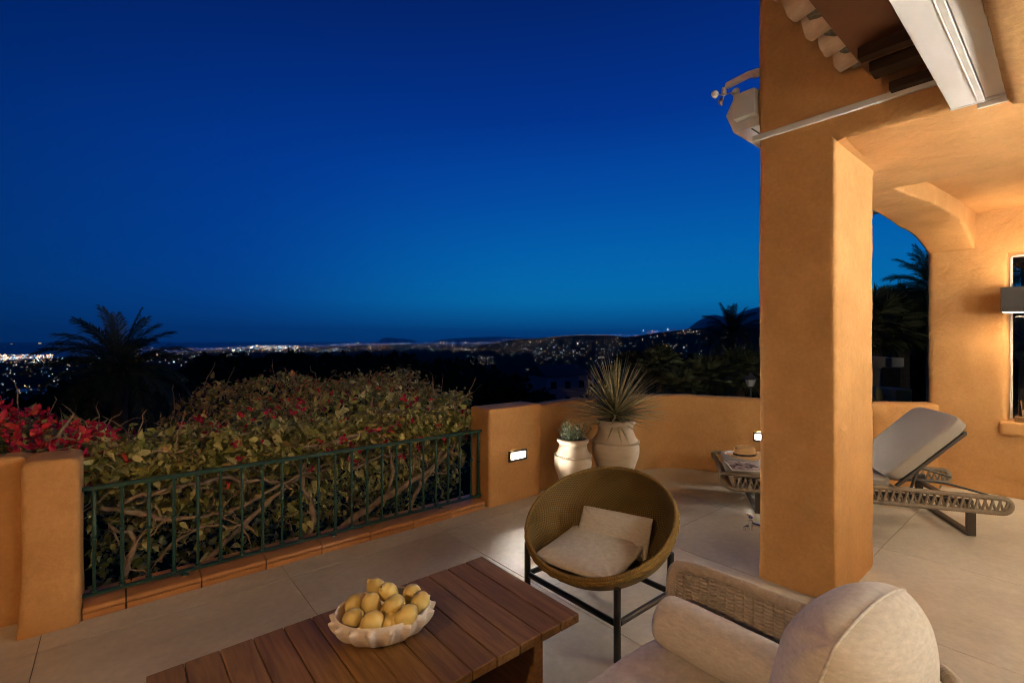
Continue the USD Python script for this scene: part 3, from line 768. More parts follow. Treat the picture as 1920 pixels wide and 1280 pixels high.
# ================================================================== KERB AND RAILING
kb = thing('railing_kerb', 'low kerb of glazed terracotta tiles carrying the green railing', 'kerb', (1.1, 3.25, 0))
add('bed', box(-.14, 2.392, 3.232, 3.46, -.35, .028), GROUT, kb)
TW = .3345
for k in range(8):
    x0 = -.140 + k * TW - (.16 if k == 0 else .16)
    xa, xb = max(x0, -.139) + .003, min(x0 + TW, 2.39) - .003
    if xb - xa < .03:
        continue
    a = np.linspace(-PI / 2, PI / 2, 9)
    pr = [(3.224 - .016 * math.cos(t), .043 + .016 * math.sin(t)) for t in a] + [(3.335, .059), (3.335, .027)]
    e = trimesh.creation.extrude_polygon(Polygon(pr), xb - xa, engine='earcut')
    e.vertices = np.stack([xa + e.vertices[:, 2], e.vertices[:, 0], e.vertices[:, 1] + rng.uniform(-.0012, .0012)], 1)
    e.fix_normals()
    add('nosing_tile', e, TERRACOTTA, kb, smooth=40)
    add('riser_tile', cbox(xa, xb, 3.214, 3.2315, -.004, .0262, .003), TERRACOTTA, kb)
for k in range(9):
    xa, xb = max(-.139 + k * .30 - .1, -.139) + .003, min(-.139 + k * .30 + .2, 2.39) - .003
    if xb - xa > .03:
        add('rear_tile', cbox(xa, xb, 3.340, 3.452, .0275, .0585 + rng.uniform(-.001, .001), .003), TERRACOTTA, kb)

rl = thing('railing', 'dark green wrought iron railing with alternately twisted balusters', 'railing', (1.1, 3.305, .06))
RY, ZB, ZT = 3.305, .092, .640
add('top_rail', cat_([cbox(-.141, 2.42, RY - .016, RY + .016, ZT - .004, ZT + .006, .002), cbox(-.141, 2.42, RY - .012, RY + .012, ZT - .014, ZT - .0045, .001)]), GREEN, rl)
add('bottom_rail', cbox(-.141, 2.395, RY - .016, RY + .016, ZB - .014, ZB - .002, .002), GREEN, rl)
for x in (.30, 1.15, 2.0):
    add('foot', lathe([(0, .058), (.018, .0585), (.014, .066), (.008, .068), (.008, ZB - .013)], 10, (x, RY, 0)), GREEN, rl)
def twisted(x, lo, hi, turns, s=.0092):
    n = 60
    z = np.linspace(lo, hi, n)
    a = turns * 2 * PI * np.linspace(0, 1, n)
    c = [(s, s * .35), (s * .35, s), (-s * .35, s), (-s, s * .35), (-s, -s * .35), (-s * .35, -s), (s * .35, -s), (s, -s * .35)]
    v = np.stack([np.stack([x + px * np.cos(a) - py * np.sin(a), RY + px * np.sin(a) + py * np.cos(a), z], 1) for px, py in c], 1).reshape(-1, 3)
    i, j = np.meshgrid(np.arange(n - 1), np.arange(8), indexing='ij'); j2 = (j + 1) % 8
    q = np.stack([i * 8 + j, i * 8 + j2, (i + 1) * 8 + j2, (i + 1) * 8 + j], -1).reshape(-1, 4)
    return trimesh.Trimesh(v, np.vstack([q[:, [0, 1, 2]], q[:, [0, 2, 3]]]), process=False)
nb = 23
for k in range(nb):
    x = -.095 + k * (2.412 + .095) / (nb - 1)
    if k == nb - 1:
        x = 2.372
    up = k % 2 == 0
    mid = .375 if up else .405
    parts = []
    lo, hi = ZB - .002, ZT - .014
    if up:
        parts += [lathe([(.0075, lo), (.0075, mid)], 10, (x, RY, 0)), twisted(x, mid, hi - .02, 2.6)]
        parts += [lathe([(.009, hi - .022), (.009, hi)], 10, (x, RY, 0))]
    else:
        parts += [twisted(x, lo + .02, mid, 2.6), lathe([(.0075, mid), (.0075, hi)], 10, (x, RY, 0)), lathe([(.009, lo), (.009, lo + .022)], 10, (x, RY, 0))]
    for z, r in ((mid, .016), (lo + .008, .017), (hi - .007, .016)):
        parts.append(lathe([(.008, z - .009), (r, z - .006), (r * .8, z), (r, z + .006), (.008, z + .009)], 10, (x, RY, 0)))
    add('baluster', cat_(parts), GREEN, rl, smooth=35)

# ================================================================== BOUGAINVILLEA
LT = np.array([(0, 0, 0), (.18, 0, .015), (.5, 0, .02), (.8, 0, -.03), (1.05, 0, -.13), (.12, .22, .07), (.38, .30, .11), (.74, .15, .03), (.12, -.22, .07), (.38, -.30, .11), (.74, -.15, .03)], float)
LF = np.array([(0, 1, 5), (1, 6, 5), (1, 2, 6), (2, 7, 6), (2, 3, 7), (3, 4, 7), (0, 8, 1), (1, 8, 9), (1, 9, 2), (2, 9, 10), (2, 10, 3), (3, 10, 4)])
BT = np.array([(0, 0, 0), (.4, .30, .10), (.9, .18, .16), (1, 0, .22), (.9, -.18, .16), (.4, -.30, .10), (.55, 0, .02)], float)
BF = np.array([(0, 6, 1), (1, 6, 2), (2, 6, 3), (3, 6, 4), (4, 6, 5), (5, 6, 0)])


def hedge_top(x, y):
    """Height of the clipped top of the hedge."""
    z = np.interp(y, [3.45, 3.62, 3.85, 4.3, 5.0, 5.6, 6.2], [.68, .76, .79, .80, .84, .92, .96])
    z = z + .06 * np.exp(-((x - 1.75) / .5) ** 2 - ((y - 5.4) / .7) ** 2)
    z = z - .12 * np.exp(-((x + .05) / .35) ** 2) * (y > 3.9)
    z = z - np.where((y > 4.05) & (x < .75), np.minimum(.45, (y - 4.05) * .9) * np.clip((.75 - x) / .5, 0, 1), 0)
    return z + (meshkit.fbm(np.stack([x * 2.6, y * 2.6, x * 0], -1), 3, 21) - .5) * .34


def place(pos, outw, size, flat=.6, droop=.35):
    n = len(pos)
    fw = outw * .5 + rng.normal(0, .75, (n, 3)) + np.array([0, 0, -droop])
    up = outw * flat + rng.normal(0, .45, (n, 3)) + np.array([0, 0, .55])
    return basis(fw, up), pos, size


def hedge_points(n, kind):
    if kind == 'front':
        x = rng.uniform(-.12, 2.42, n); z = rng.uniform(.02, .82, n) ** .72 * .82 ** .28
        keep = rng.random(n) < np.interp(z, [0, .3, .5, .65, .8], [.16, .30, .55, .95, 1])
        x, z = x[keep], z[keep]
        y = 3.46 + np.abs(rng.normal(0, .13, len(x))) + .22 * meshkit.noise(np.stack([x * 4, z * 4, z * 0], -1), 5) - .06 * (z > .55)
        p = np.stack([x, y, z], 1); o = np.tile([0, -1.0, .25], (len(x), 1))
    else:
        x = rng.uniform(-.2, 3.2, n); y = 3.5 + rng.random(n) ** 1.25 * 2.6
        keep = (x < 2.4 + np.clip(y - 3.7, 0, 1.2) * .9)
        x, y = x[keep], y[keep]
        z = hedge_top(x, y) - np.abs(rng.normal(0, .05, len(x))) + (rng.random(len(x)) < .10) * rng.uniform(0, .10, len(x))
        p = np.stack([x, y, z], 1); o = np.tile([-.15, -.95, .55], (len(x), 1))
    return p, o


def bush(name, label, loc, pts, outs, big, sizes, mats, bracts=None, limbs=(), twigs=0, clump=None):
    t = thing(name, label, 'shrub', loc)
    SIDE = []
    for P, r0, r1 in limbs:
        Q = spline(P, 26)
        w = (meshkit.fbm(Q * 12, 3, 3)[:, None] - .5) * .07 * np.array([1, .5, 1])
        for _ in range(5):
            k = rng.integers(5, 25); d = rng.normal(0, 1, 3) * np.array([1, .35, .9]); d /= np.linalg.norm(d)
            q = (Q + w)[k] + np.linspace(0, 1, 7)[:, None] * d * rng.uniform(.10, .30) + np.cumsum(rng.normal(0, .011, (7, 3)), 0) * np.linspace(0, 1, 7)[:, None]
            q[:, 1] = np.maximum(q[:, 1], 3.44)
            SIDE.append(tube(q, np.linspace(r1 * .55, .0022, 7), 5, caps=False))
        add('branch', tube(Q + w, np.linspace(r0, r1, 26) * .78 * (1 + .55 * (meshkit.noise(Q * 34, 2) - .5)), 9), BARK, t, smooth=True)
    if twigs:
        T = []
        for _ in range(twigs):
            k = rng.integers(len(pts)); p = pts[k]
            d = rng.normal(0, 1, 3) * np.array([1, .5, .8]); d /= np.linalg.norm(d)
            Ln = rng.uniform(.10, .36)
            q = p + np.array([0, .05, -.03]) + np.linspace(0, 1, 6)[:, None] * d * Ln + np.cumsum(rng.normal(0, .012, (6, 3)), 0)
            q[:, 1] = np.maximum(q[:, 1], 3.44)
            T.append(tube(q, np.linspace(.0042, .0015, 6), 4, caps=False))
        add('twigs', cat_(T + SIDE), TWIG, t, kind='stuff')
    d = np.linalg.norm(pts - np.array([0, 0, EYE]), axis=1)
    order = np.argsort(d / sizes)
    R, p, s = place(pts, outs, sizes)
    sc = np.stack([s, s * rng.uniform(.75, 1.25, len(s)), s * rng.uniform(.4, 2.2, len(s))], 1)
    for k in order[:big]:
        m = scatter(LT, LF, R[k:k + 1], p[k:k + 1], sc[k:k + 1])
        add('leaf', m, mats[0], t, smooth=True)
    rest = order[big:]
    sel = mats[2](p[rest]) if len(mats) > 2 else np.zeros(len(rest), bool)
    if (~sel).any():
        add('foliage', scatter(LT, LF, R[rest][~sel], p[rest][~sel], sc[rest][~sel]), mats[0], t, smooth=True, kind='stuff')
    if sel.any():
        add('bronze_foliage', scatter(LT, LF, R[rest][sel], p[rest][sel], sc[rest][sel]), mats[1], t, smooth=True, kind='stuff')
    for nm, bm, bp, bs in bracts or ():
        n = len(bp)
        RR_, PP_, SS_ = [], [], []
        a0 = rng.uniform(0, 2 * PI, n)
        tilt = np.array([-.25, -.6, .55]) + rng.normal(0, .55, (n, 3)); tilt /= np.linalg.norm(tilt, axis=1, keepdims=True)
        e1 = np.cross(tilt, rng.normal(size=(n, 3))); e1 /= np.linalg.norm(e1, axis=1, keepdims=True); e2 = np.cross(tilt, e1)
        for k in range(3):
            a_ = a0 + k * 2 * PI / 3 + rng.normal(0, .2, n)
            fw = np.cos(a_)[:, None] * e1 + np.sin(a_)[:, None] * e2 + tilt * .45
            RR_.append(basis(fw, tilt)); PP_.append(bp); SS_.append(bs * rng.uniform(.8, 1.2, n))
        R3, P3, S3 = np.stack(RR_, 1), np.stack(PP_, 1), np.stack(SS_, 1)
        dd = np.argsort(np.linalg.norm(bp - np.array([0, 0, EYE]), axis=1))
        nbig = min(n, 110 if len(bracts) == 1 else (70 if nm == 'flower' else 25))
        for k in dd[:nbig]:
            add(nm, scatter(BT, BF, R3[k], P3[k], S3[k]), bm, t, smooth=True)
        if n > nbig:
            r_ = dd[nbig:]
            add('more_' + nm + 's', scatter(BT, BF, R3[r_].reshape(-1, 3, 3), P3[r_].reshape(-1, 3), S3[r_].reshape(-1)), bm, t, smooth=True, kind='stuff')
    return t


# the main hedge behind the railing
pf_, of_ = hedge_points(8200, 'front')
pt_, ot_ = hedge_points(8200, 'top')
ni = 4200
pi_ = np.stack([rng.uniform(-.12, 2.6, ni), rng.uniform(3.75, 4.9, ni), rng.uniform(-.3, .72, ni)], 1); oi_ = np.tile([0, -.8, .5], (ni, 1))
pts, outs = np.vstack([pf_, pt_, pi_]), np.vstack([of_, ot_, oi_])
sizes = .030 + .052 * rng.random(len(pts)) ** 1.4
LIMBS = [
    ([(-.08, 3.52, .46), (.12, 3.50, .40), (.33, 3.50, .33), (.52, 3.52, .30)], .022, .012),
    ([(.0, 3.50, .47), (.18, 3.48, .52), (.45, 3.48, .53), (.75, 3.52, .47), (.95, 3.55, .36)], .016, .011),
    ([(-.10, 3.60, .62), (.1, 3.58, .72), (.35, 3.58, .70), (.6, 3.62, .6)], .015, .008),
    ([(.02, 3.55, -.05), (.05, 3.52, .12), (.08, 3.5, .25), (-.04, 3.52, .36)], .026, .012),
    ([(.55, 3.58, .28), (.78, 3.53, .38), (1.0, 3.52, .47), (1.2, 3.53, .50), (1.5, 3.58, .44)], .017, .009),
    ([(.40, 3.62, -.05), (.62, 3.6, .15), (.85, 3.58, .34), (1.08, 3.6, .46), (1.3, 3.62, .66)], .026, .014),
    ([(1.05, 3.64, -.06), (1.10, 3.62, .18), (1.02, 3.6, .40), (1.15, 3.6, .62)], .03, .016),
    ([(1.25, 3.60, -.05), (1.50, 3.56, .10), (1.80, 3.54, .22), (2.10, 3.53, .36), (2.28, 3.53, .50)], .042, .016),
    ([(1.15, 3.58, .62), (1.40, 3.56, .68), (1.70, 3.54, .72), (2.0, 3.54, .78)], .022, .014),
    ([(.6, 3.6, .58), (.9, 3.57, .66), (1.2, 3.57, .64), (1.5, 3.6, .70), (1.8, 3.66, .86)], .018, .010),
    ([(1.62, 3.62, .05), (1.72, 3.6, .30), (1.70, 3.58, .52), (1.58, 3.57, .68)], .022, .012),
    ([(1.88, 3.58, -.04), (1.95, 3.56, .18), (2.12, 3.55, .38), (2.18, 3.56, .60), (2.05, 3.58, .80)], .026, .014),
    ([(1.35, 3.53, .44), (1.62, 3.50, .50), (1.85, 3.5, .48), (2.02, 3.52, .36)], .012, .008),
    ([(.2, 3.6, .05), (.32, 3.56, .2), (.55, 3.54, .22), (.72, 3.56, .12)], .013, .008),
    ([(2.30, 3.7, .2), (2.22, 3.74, .55), (2.26, 3.78, .72), (2.17, 3.84, .82)], .026, .010),
    ([(2.26, 3.75, .64), (2.36, 3.78, .72), (2.46, 3.82, .78)], .014, .006),
    ([(2.20, 3.74, .62), (2.05, 3.78, .72), (1.92, 3.82, .80)], .014, .006),
]
x = rng.uniform(0, 2.5, 40); y = 3.5 + rng.random(40) * .9
b1 = np.stack([x, y, hedge_top(x, y) + .02], 1)
x = rng.uniform(.1, 2.4, 26); b2 = np.stack([x, np.full(26, 3.43), rng.uniform(.5, .80, 26)], 1)
x = -.15 + 1.7 * rng.random(64) ** 1.5; y = 3.52 + rng.random(64) ** 1.5 * .9; b3 = np.stack([x, y, hedge_top(x, y) + .04], 1)
x = rng.uniform(.9, 2.6, 60); y = rng.uniform(4.4, 5.9, 60); b4 = np.stack([x, y, hedge_top(x, y) + .03], 1)
bush('bougainvillea', 'broad bougainvillea hedge with woody branches behind the green railing', (1.1, 3.8, -.3), pts, outs, 270, sizes,
     (LEAF, LEAFB, lambda p: rng.random(len(p)) < np.clip((p[:, 1] - 4.1) / 1.2, .06, .62)),
     [('flower', BRACT, np.vstack([b1, b2, b3]), rng.uniform(.030, .046, 130)), ('rusty_flower', BRACTO, b4, rng.uniform(.024, .036, 60))], LIMBS, 620)
# dense red-flowering bush at left
n = 2300
c = np.array([-.72, 4.05, .66])
d = rng.normal(size=(n, 3)); d /= np.linalg.norm(d, axis=1, keepdims=True); d[:, 2] = np.abs(d[:, 2]) * 1.0 - .25
pts = c + d * np.array([.72, .55, .42]) * (rng.uniform(.75, 1.05, n) + .22 * (meshkit.noise(d * 3, 6) - .4))[:, None]
pts[:, 1] = np.maximum(pts[:, 1], 3.50)
outs = d.copy(); sizes = rng.uniform(.040, .075, n)
nf = 420
d2 = rng.normal(size=(nf, 3)); d2[:, 1] = -np.abs(d2[:, 1]) * .9; d2 /= np.linalg.norm(d2, axis=1, keepdims=True); d2[:, 2] = np.abs(d2[:, 2]) * 1.0 - .2
bp = c + d2 * np.array([.74, .58, .45]) * rng.uniform(.9, 1.12, nf)[:, None]; bp[:, 1] = np.maximum(bp[:, 1], 3.46)
x = rng.uniform(-.35, .02, 26); y = 3.5 + rng.random(26) * .35
bp = np.vstack([bp, np.stack([x, y, .84 + rng.normal(0, .05, 26)], 1)])
limbs = [([(-.5, 3.75, -.3), (-.45, 3.7, .3), (-.3, 3.62, .75), (-.2, 3.6, .98)], .03, .008), ([(-.9, 3.9, -.3), (-.95, 3.8, .4), (-.8, 3.7, .95), (-.72, 3.68, 1.16)], .03, .007)]
bush('bougainvillea', 'bougainvillea bush thick with crimson flowers above the left wall', (-.6, 3.9, -.3), pts, outs, 60, sizes, (LEAF, LEAFB, lambda p: rng.random(len(p)) < .12), [('flower', BRACT, bp, rng.uniform(.034, .056, len(bp)))], limbs, 90)

# ornamental grass behind the hedge
def blades(n, c, spread, hgt, lean, w, mat, name, parent):
    V, F_ = [], []
    for k in range(n):
        b = np.array(c) + np.append(rng.normal(0, spread, 2), 0)
        a_ = rng.uniform(0, 2 * PI); h = hgt * rng.uniform(.65, 1.1); le = lean * rng.random() ** .7
        t = np.linspace(0, 1, 6)
        q = b + np.stack([np.cos(a_) * le * t ** 1.8, np.sin(a_) * le * t ** 1.8, h * t * (1 - .12 * t)], 1)
        s = np.array([-np.sin(a_ + .8), np.cos(a_ + .8), 0]) * w
        wd = (1 - t)[:, None] ** .6
        v = np.vstack([q - s * wd, q + s * wd])
        k0 = np.arange(5)
        F_.append(np.vstack([np.stack([k0, k0 + 1, k0 + 7], 1), np.stack([k0, k0 + 7, k0 + 6], 1)]) + sum(len(x) for x in V)); V.append(v)
    return add(name, (np.vstack(V), np.vstack(F_)), mat, parent, kind='stuff')
for px, r, h, lab in ((380, 8.5, 2.0, 'tall dry grass tuft behind the hedge, tallest of the tufts'), (330, 9.5, 1.55, 'dry grass tuft leaning left beside the date palm'), (455, 9.0, 1.75, 'dry grass tuft at the right, against the dark wood'), (270, 10, 1.3, 'low dry grass tuft under the palm fronds')):
    x, y = polar(px, r); zg = float(ground_z(np.array(float(phi_of(px))), np.array(r)))
    t = thing('grass_tuft', lab, 'grass tuft', (x, y, zg))
    ht = 1.4 - (dict({380: 688, 330: 705, 455: 712, 270: 735})[px] - 640) / 890 * r * math.cos(math.atan((px - 960) / 890)) - zg
    blades(330, (x, y, zg), .16, ht, .55, .006, REED, 'blades', t)

# ================================================================== PALMS
def frond(base, az, elev, L, droop, width, nl=62, hang=.35):
    """A feather frond: returns (vertices, faces)."""
    t = np.linspace(0, 1, 18)
    an = elev - droop * t ** 1.3
    hor = np.r_[0, np.cumsum((np.cos(an)[1:] + np.cos(an)[:-1]) / 2)] * L / 17
    ver = np.r_[0, np.cumsum((np.sin(an)[1:] + np.sin(an)[:-1]) / 2)] * L / 17
    d = np.array([math.cos(az), math.sin(az), 0]); s = np.array([-d[1], d[0], 0])
    q = np.array(base) + hor[:, None] * d + np.outer(ver, [0, 0, 1])
    m = tube(q, np.linspace(.020, .005, 18) * L / 2, 4, caps=False)
    V, F_ = [np.array(m.vertices)], [np.array(m.faces)]; nv = len(V[0])
    tt_ = np.linspace(.12, .99, nl)
    c = np.stack([np.interp(tt_, t, q[:, k]) for k in range(3)], 1)
    tg = np.gradient(c, axis=0); tg /= np.linalg.norm(tg, axis=1, keepdims=True)
    for sg in (-1, 1):
        ln = width * np.sin(np.clip(tt_ * 2.6 + .35, 0, PI)) ** .6 * rng.uniform(.85, 1.1, nl)
        dr = s * sg * .62 + tg * .95 + np.outer(rng.normal(.15, .18, nl), [0, 0, 1]); dr /= np.linalg.norm(dr, axis=1, keepdims=True)
        tip = c + dr * ln[:, None] + np.outer(-hang * ln * rng.uniform(.3, 1, nl), [0, 0, 1]); mid = c + dr * ln[:, None] * .55
        w = tg * (.017 * L / 2)
        v = np.stack([c - w * .6, c + w * .6, mid + w, mid - w, tip], 1).reshape(-1, 3)
        b = np.arange(nl)[:, None] * 5 + nv
        F_.append(np.vstack([b + [0, 1, 2], b + [0, 2, 3], b + [3, 2, 4]])); V.append(v); nv += len(v)
    return np.vstack(V), np.vstack(F_)


def date_palm(label, px, r, ytop_crown, L, nf, mat=PALM, width=None, group=None, name='date_palm'):
    x, y = polar(px, r); zg = float(ground_z(np.array(float(phi_of(px))), np.array(float(r))))
    d = r * math.cos(math.atan((px - 960) / 890)); zc = EYE - (ytop_crown - 640) / 890 * d
    t = thing(name, label, 'palm tree', (x, y, zg), group)
    zc = max(zc, zg + .8)
    z = np.linspace(zg - .3, zc + .1, 12)
    add('trunk', tube(np.stack([x + .04 * np.sin(z), y + 0 * z, z], 1), np.linspace(.26, .22, 12) * L / 2.4 * (1 + .1 * (np.arange(12) % 2)), 10), TRUNK, t, smooth=30)
    for k in range(nf):
        az = k * 2.39996 + rng.normal(0, .12); u_ = k / nf; e = PI * .48 - u_ ** .9 * 1.75 + rng.normal(0, .05)
        add('frond', frond((x, y, zc), az, e, L * rng.uniform(.88, 1.08), np.interp(u_, [0, .2, 1], [.30, 1.05, 1.45]) * rng.uniform(.85, 1.15), width or L * .29), mat, t)
    return t


def fan_palm(label, px, r, yc, R, nl, mat=PALM, seed=0, group=None):
    x, y = polar(px, r); zg = float(ground_z(np.array(float(phi_of(px))), np.array(float(r))))
    d = r * math.cos(math.atan((px - 960) / 890)); zc = EYE - (yc - 640) / 890 * d
    t = thing('fan_palm', label, 'palm tree', (x, y, zg), group)
    zc = max(zc, zg + .25)
    add('trunk', tube(np.stack([np.full(8, x), np.full(8, y), np.linspace(zg - .3, zc, 8)], 1), np.linspace(.19, .15, 8) * R / 1.1, 9), TRUNK, t, smooth=30)
    for k in range(nl):
        az = k * 2.39996; e = 1.35 - (k / nl) * 2.1 + rng.normal(0, .1)
        dr = np.array([math.cos(az) * math.cos(e), math.sin(az) * math.cos(e), math.sin(e)])
        s = np.array([-math.sin(az), math.cos(az), 0]); nrm = np.cross(dr, s)
        b = np.array([x, y, zc]); h = b + dr * R * .50
        m = tube(np.linspace(b, h, 4), .013 * R, 4, caps=False)
        V, F_ = [np.array(m.vertices)], [np.array(m.faces)]; nv = len(V[0])
        n_ = 22
        for q_ in range(n_):
            a_ = (q_ / (n_ - 1) - .5) * 3.6
            ln = R * .62 * (1 - .25 * abs(a_) / 1.8) * rng.uniform(.9, 1.06)
            dd = dr * math.cos(a_) + s * math.sin(a_)
            w = (-dr * math.sin(a_) + s * math.cos(a_)) * .022 * R
            fold = nrm * .03 * R * (1 if q_ % 2 else -1)
            mid, tip = h + dd * ln * .55 + fold * .4, h + dd * ln - np.array([0, 0, .10 * R * rng.uniform(.4, 1.6)])
            V.append(np.array([h, mid - w, tip, mid + w])); F_.append(np.array([(0, 1, 2), (0, 2, 3)]) + nv); nv += 4
        add('fan_leaf', (np.vstack(V), np.vstack(F_)), mat, t)
    return t


date_palm('large dark date palm with arching fronds standing behind the hedge at left', 226, 17, 700, 1.85, 46)
date_palm('date palm silhouetted on the ridge left of the pillar, tallest there', 1372, 21, 632, 1.45, 34, PALMG)
fan_palm('fan palm right of the spiky plant, beyond the curved wall', 1238, 9.5, 688, .50, 34, PALMG)
fan_palm('low fan palm half hidden by the spiky potted plant', 1180, 10.5, 690, .46, 26, PALMG)
fan_palm('fan palm between the spiky plant and the lantern', 1322, 10.0, 706, .52, 30, PALMG)
fan_palm('fan palm next to the lantern, leaning over the wall', 1388, 10.5, 700, .62, 30, PALMG)
fan_palm('fan palm just beyond the curved wall, lowest of them', 1275, 8.5, 728, .42, 26, PALMG)
fan_palm('broad fan palm seen through the arch in the middle', 1690, 15, 612, 1.15, 46, PALM)
fan_palm('fan palm against the left side of the arch opening', 1640, 13, 612, .95, 34, PALM)
date_palm('date palm seen through the arch at right, reaching above the fan palm', 1748, 13.5, 545, 1.05, 36, PALMG)
date_palm('palm crown seen high in the window niche', 1930, 14, 515, 1.2, 36, PALMG)
fan_palm('slim fan palm seen low in the window niche', 1925, 12, 640, .7, 24, PALM)

# garden lantern beyond the wall
x, y = polar(1407, 8.2); zg = float(ground_z(np.array(float(phi_of(1407))), np.array(8.2)))
d = 8.2 * math.cos(math.atan((1407 - 960) / 890)); zl = lambda py: EYE - (py - 640) / 890 * d
gl = thing('garden_lantern', 'unlit post lantern with pale glass beyond the wall by the pillar', 'lantern', (x, y, zg))
add('post', lathe([(.05, zg - .2), (.04, zg + .2), (.022, zg + .4), (.022, zl(728)), (.04, zl(727)), (.045, zl(725))], 12, (x, y, 0)), BRONZE, gl, smooth=40)
add('glass_body', lathe([(.045, zl(724)), (.080, zl(711))], 6, (x, y, 0)), FROST, gl)
add('cap', lathe([(.092, zl(711.5)), (.094, zl(710.5)), (.045, zl(704)), (.018, zl(701)), (.012, zl(698)), (0, zl(696))], 6, (x, y, 0)), BRONZE, gl)

# garden gate, boards and cactus beyond the arch
x, y = polar(1668, 8.4); zg = float(ground_z(np.array(float(phi_of(1668))), np.array(8.4)))
dirn = np.array([CA, -SA, 0])
def facing(px0, px1, r, y0, y1, th, c=.01):
    """An upright board facing the terrace, at distance r."""
    pm = (px0 + px1) / 2
    x_, y_ = polar(pm, r); dd = r * math.cos(math.atan((pm - 960) / 890))
    w = (px1 - px0) / 890 * dd
    b = cbox(-w / 2, w / 2, -th / 2, th / 2, EYE - (y1 - 640) / 890 * dd, EYE - (y0 - 640) / 890 * dd, c)
    return moved(b, rotz(math.atan2(-SA, CA)), [x_, y_, 0])
gw = thing('garden_wall', 'grey rendered garden wall beside the slatted gate beyond the arch', 'wall', (x, y, zg))
add('wall', facing(1600, 1655, 9.0, 668, 860, .2), GREYW, gw)
add('pillar', facing(1659, 1683, 9.1, 670, 687, .25), GREYW, gw)
gg = thing('garden_gate', 'dark slatted garden gate seen through the arch', 'gate', (x, y, zg))
add('frame', cat_([facing(1656, 1690, 8.9, 688, 691, .04, .004), facing(1656, 1690, 8.9, 711, 713, .04, .004)]), BRONZE, gg)
for k in range(9):
    add('slat', facing(1657 + k * 3.7, 1659 + k * 3.7, 8.9, 690, 860, .03, .003), BRONZE, gg)
ob = add('planter_box', facing(1657, 1687, 8.0, 727, 900, .4), PANEL, loc=(x, y, zg), label='ochre planter box below the slatted gate', cat='planter')
cx, cy = polar(1647, 7.6)
d = 7.6 * math.cos(math.atan((1647 - 960) / 890)); zl = lambda py: EYE - (py - 640) / 890 * d
ct = thing('cactus', 'small column cactus beside the ochre planter', 'cactus', (cx, cy, -1.2))
for dx, yt, r_ in ((0, 726, .05), (.07, 738, .04), (-.08, 744, .04), (.02, 745, .035)):
    zz = np.array([-1.2, zl(yt) - .08, zl(yt) - .03, zl(yt) - .005, zl(yt)])
    add('stem', tube(np.stack([np.full(5, cx + dx * CA), np.full(5, cy - dx * SA), zz], 1), r_ * np.array([1, 1, .9, .55, .1]), 12), CACTUS, ct, smooth=True)
# ================================================================== POTS
def pot(name, label, c, prof, band_z, band_r, soil_r):
    x, y = c
    t = thing(name, label, 'pot', (x, y, 0))
    P = np.array(prof, float)
    s = np.r_[0, np.cumsum(np.linalg.norm(np.diff(P, axis=0), axis=1))]
    k = CubicSpline(s, P, axis=0)(np.linspace(0, s[-1], 60))
    k[:, 0] = np.maximum(k[:, 0], .01)
    top = k[-1]
    inner = [(top[0] - .008, top[1] + .006), (top[0] - .026, top[1] + .004), (top[0] - .034, top[1] - .02), (top[0] - .03, top[1] - .10)]
    add('body', lathe(np.vstack([[(0.0, .002)], k, inner]), 64, (x, y, 0)), POT, t, smooth=60)
    a = np.linspace(0, 2 * PI, 241)[:-1]
    for sgn in (1, -1):                                     # the twisted cord moulded round the shoulder
        ph_ = a * 26 + (0 if sgn > 0 else PI)
        Q = np.stack([x + (band_r + .002 + .005 * np.sin(ph_)) * np.cos(a), y + (band_r + .002 + .005 * np.sin(ph_)) * np.sin(a), band_z + .006 * np.cos(ph_)], 1)
        add('cord', tube(Q, .0062, 6, closed=True), POT, t, smooth=True)
    zs = top[1] - .035
    add('soil', lathe([(0, zs + .012), (soil_r * .6, zs + .008), (soil_r, zs)], 32, (x, y, 0)), SOIL, t, smooth=True)
    return t, zs

LP, SP = (3.71, 2.896), (3.21, 2.99)
kL = 4.6 / 4.78
lt, lz = pot('clay_pot', 'large cream clay pot with a corded shoulder holding the spiky plant', LP,
             [(.125, .004), (.135, .02), (.165, .13), (.197, .24), (.222, .33), (.224, .37), (.216, .435), (.190, .485), (.170, .53), (.166, .575), (.172, .595), (.182, .607), (.186, .63), (.180, .643)], .440, .217, .150)
st_, sz_ = pot('clay_pot', 'small cream clay pot with a corded shoulder planted with grey herbs', SP,
               [(.082, .004), (.090, .02), (.122, .12), (.155, .22), (.172, .29), (.171, .325), (.160, .365), (.138, .405), (.127, .445), (.130, .470), (.140, .482), (.146, .500), (.141, .510)], .362, .161, .112)

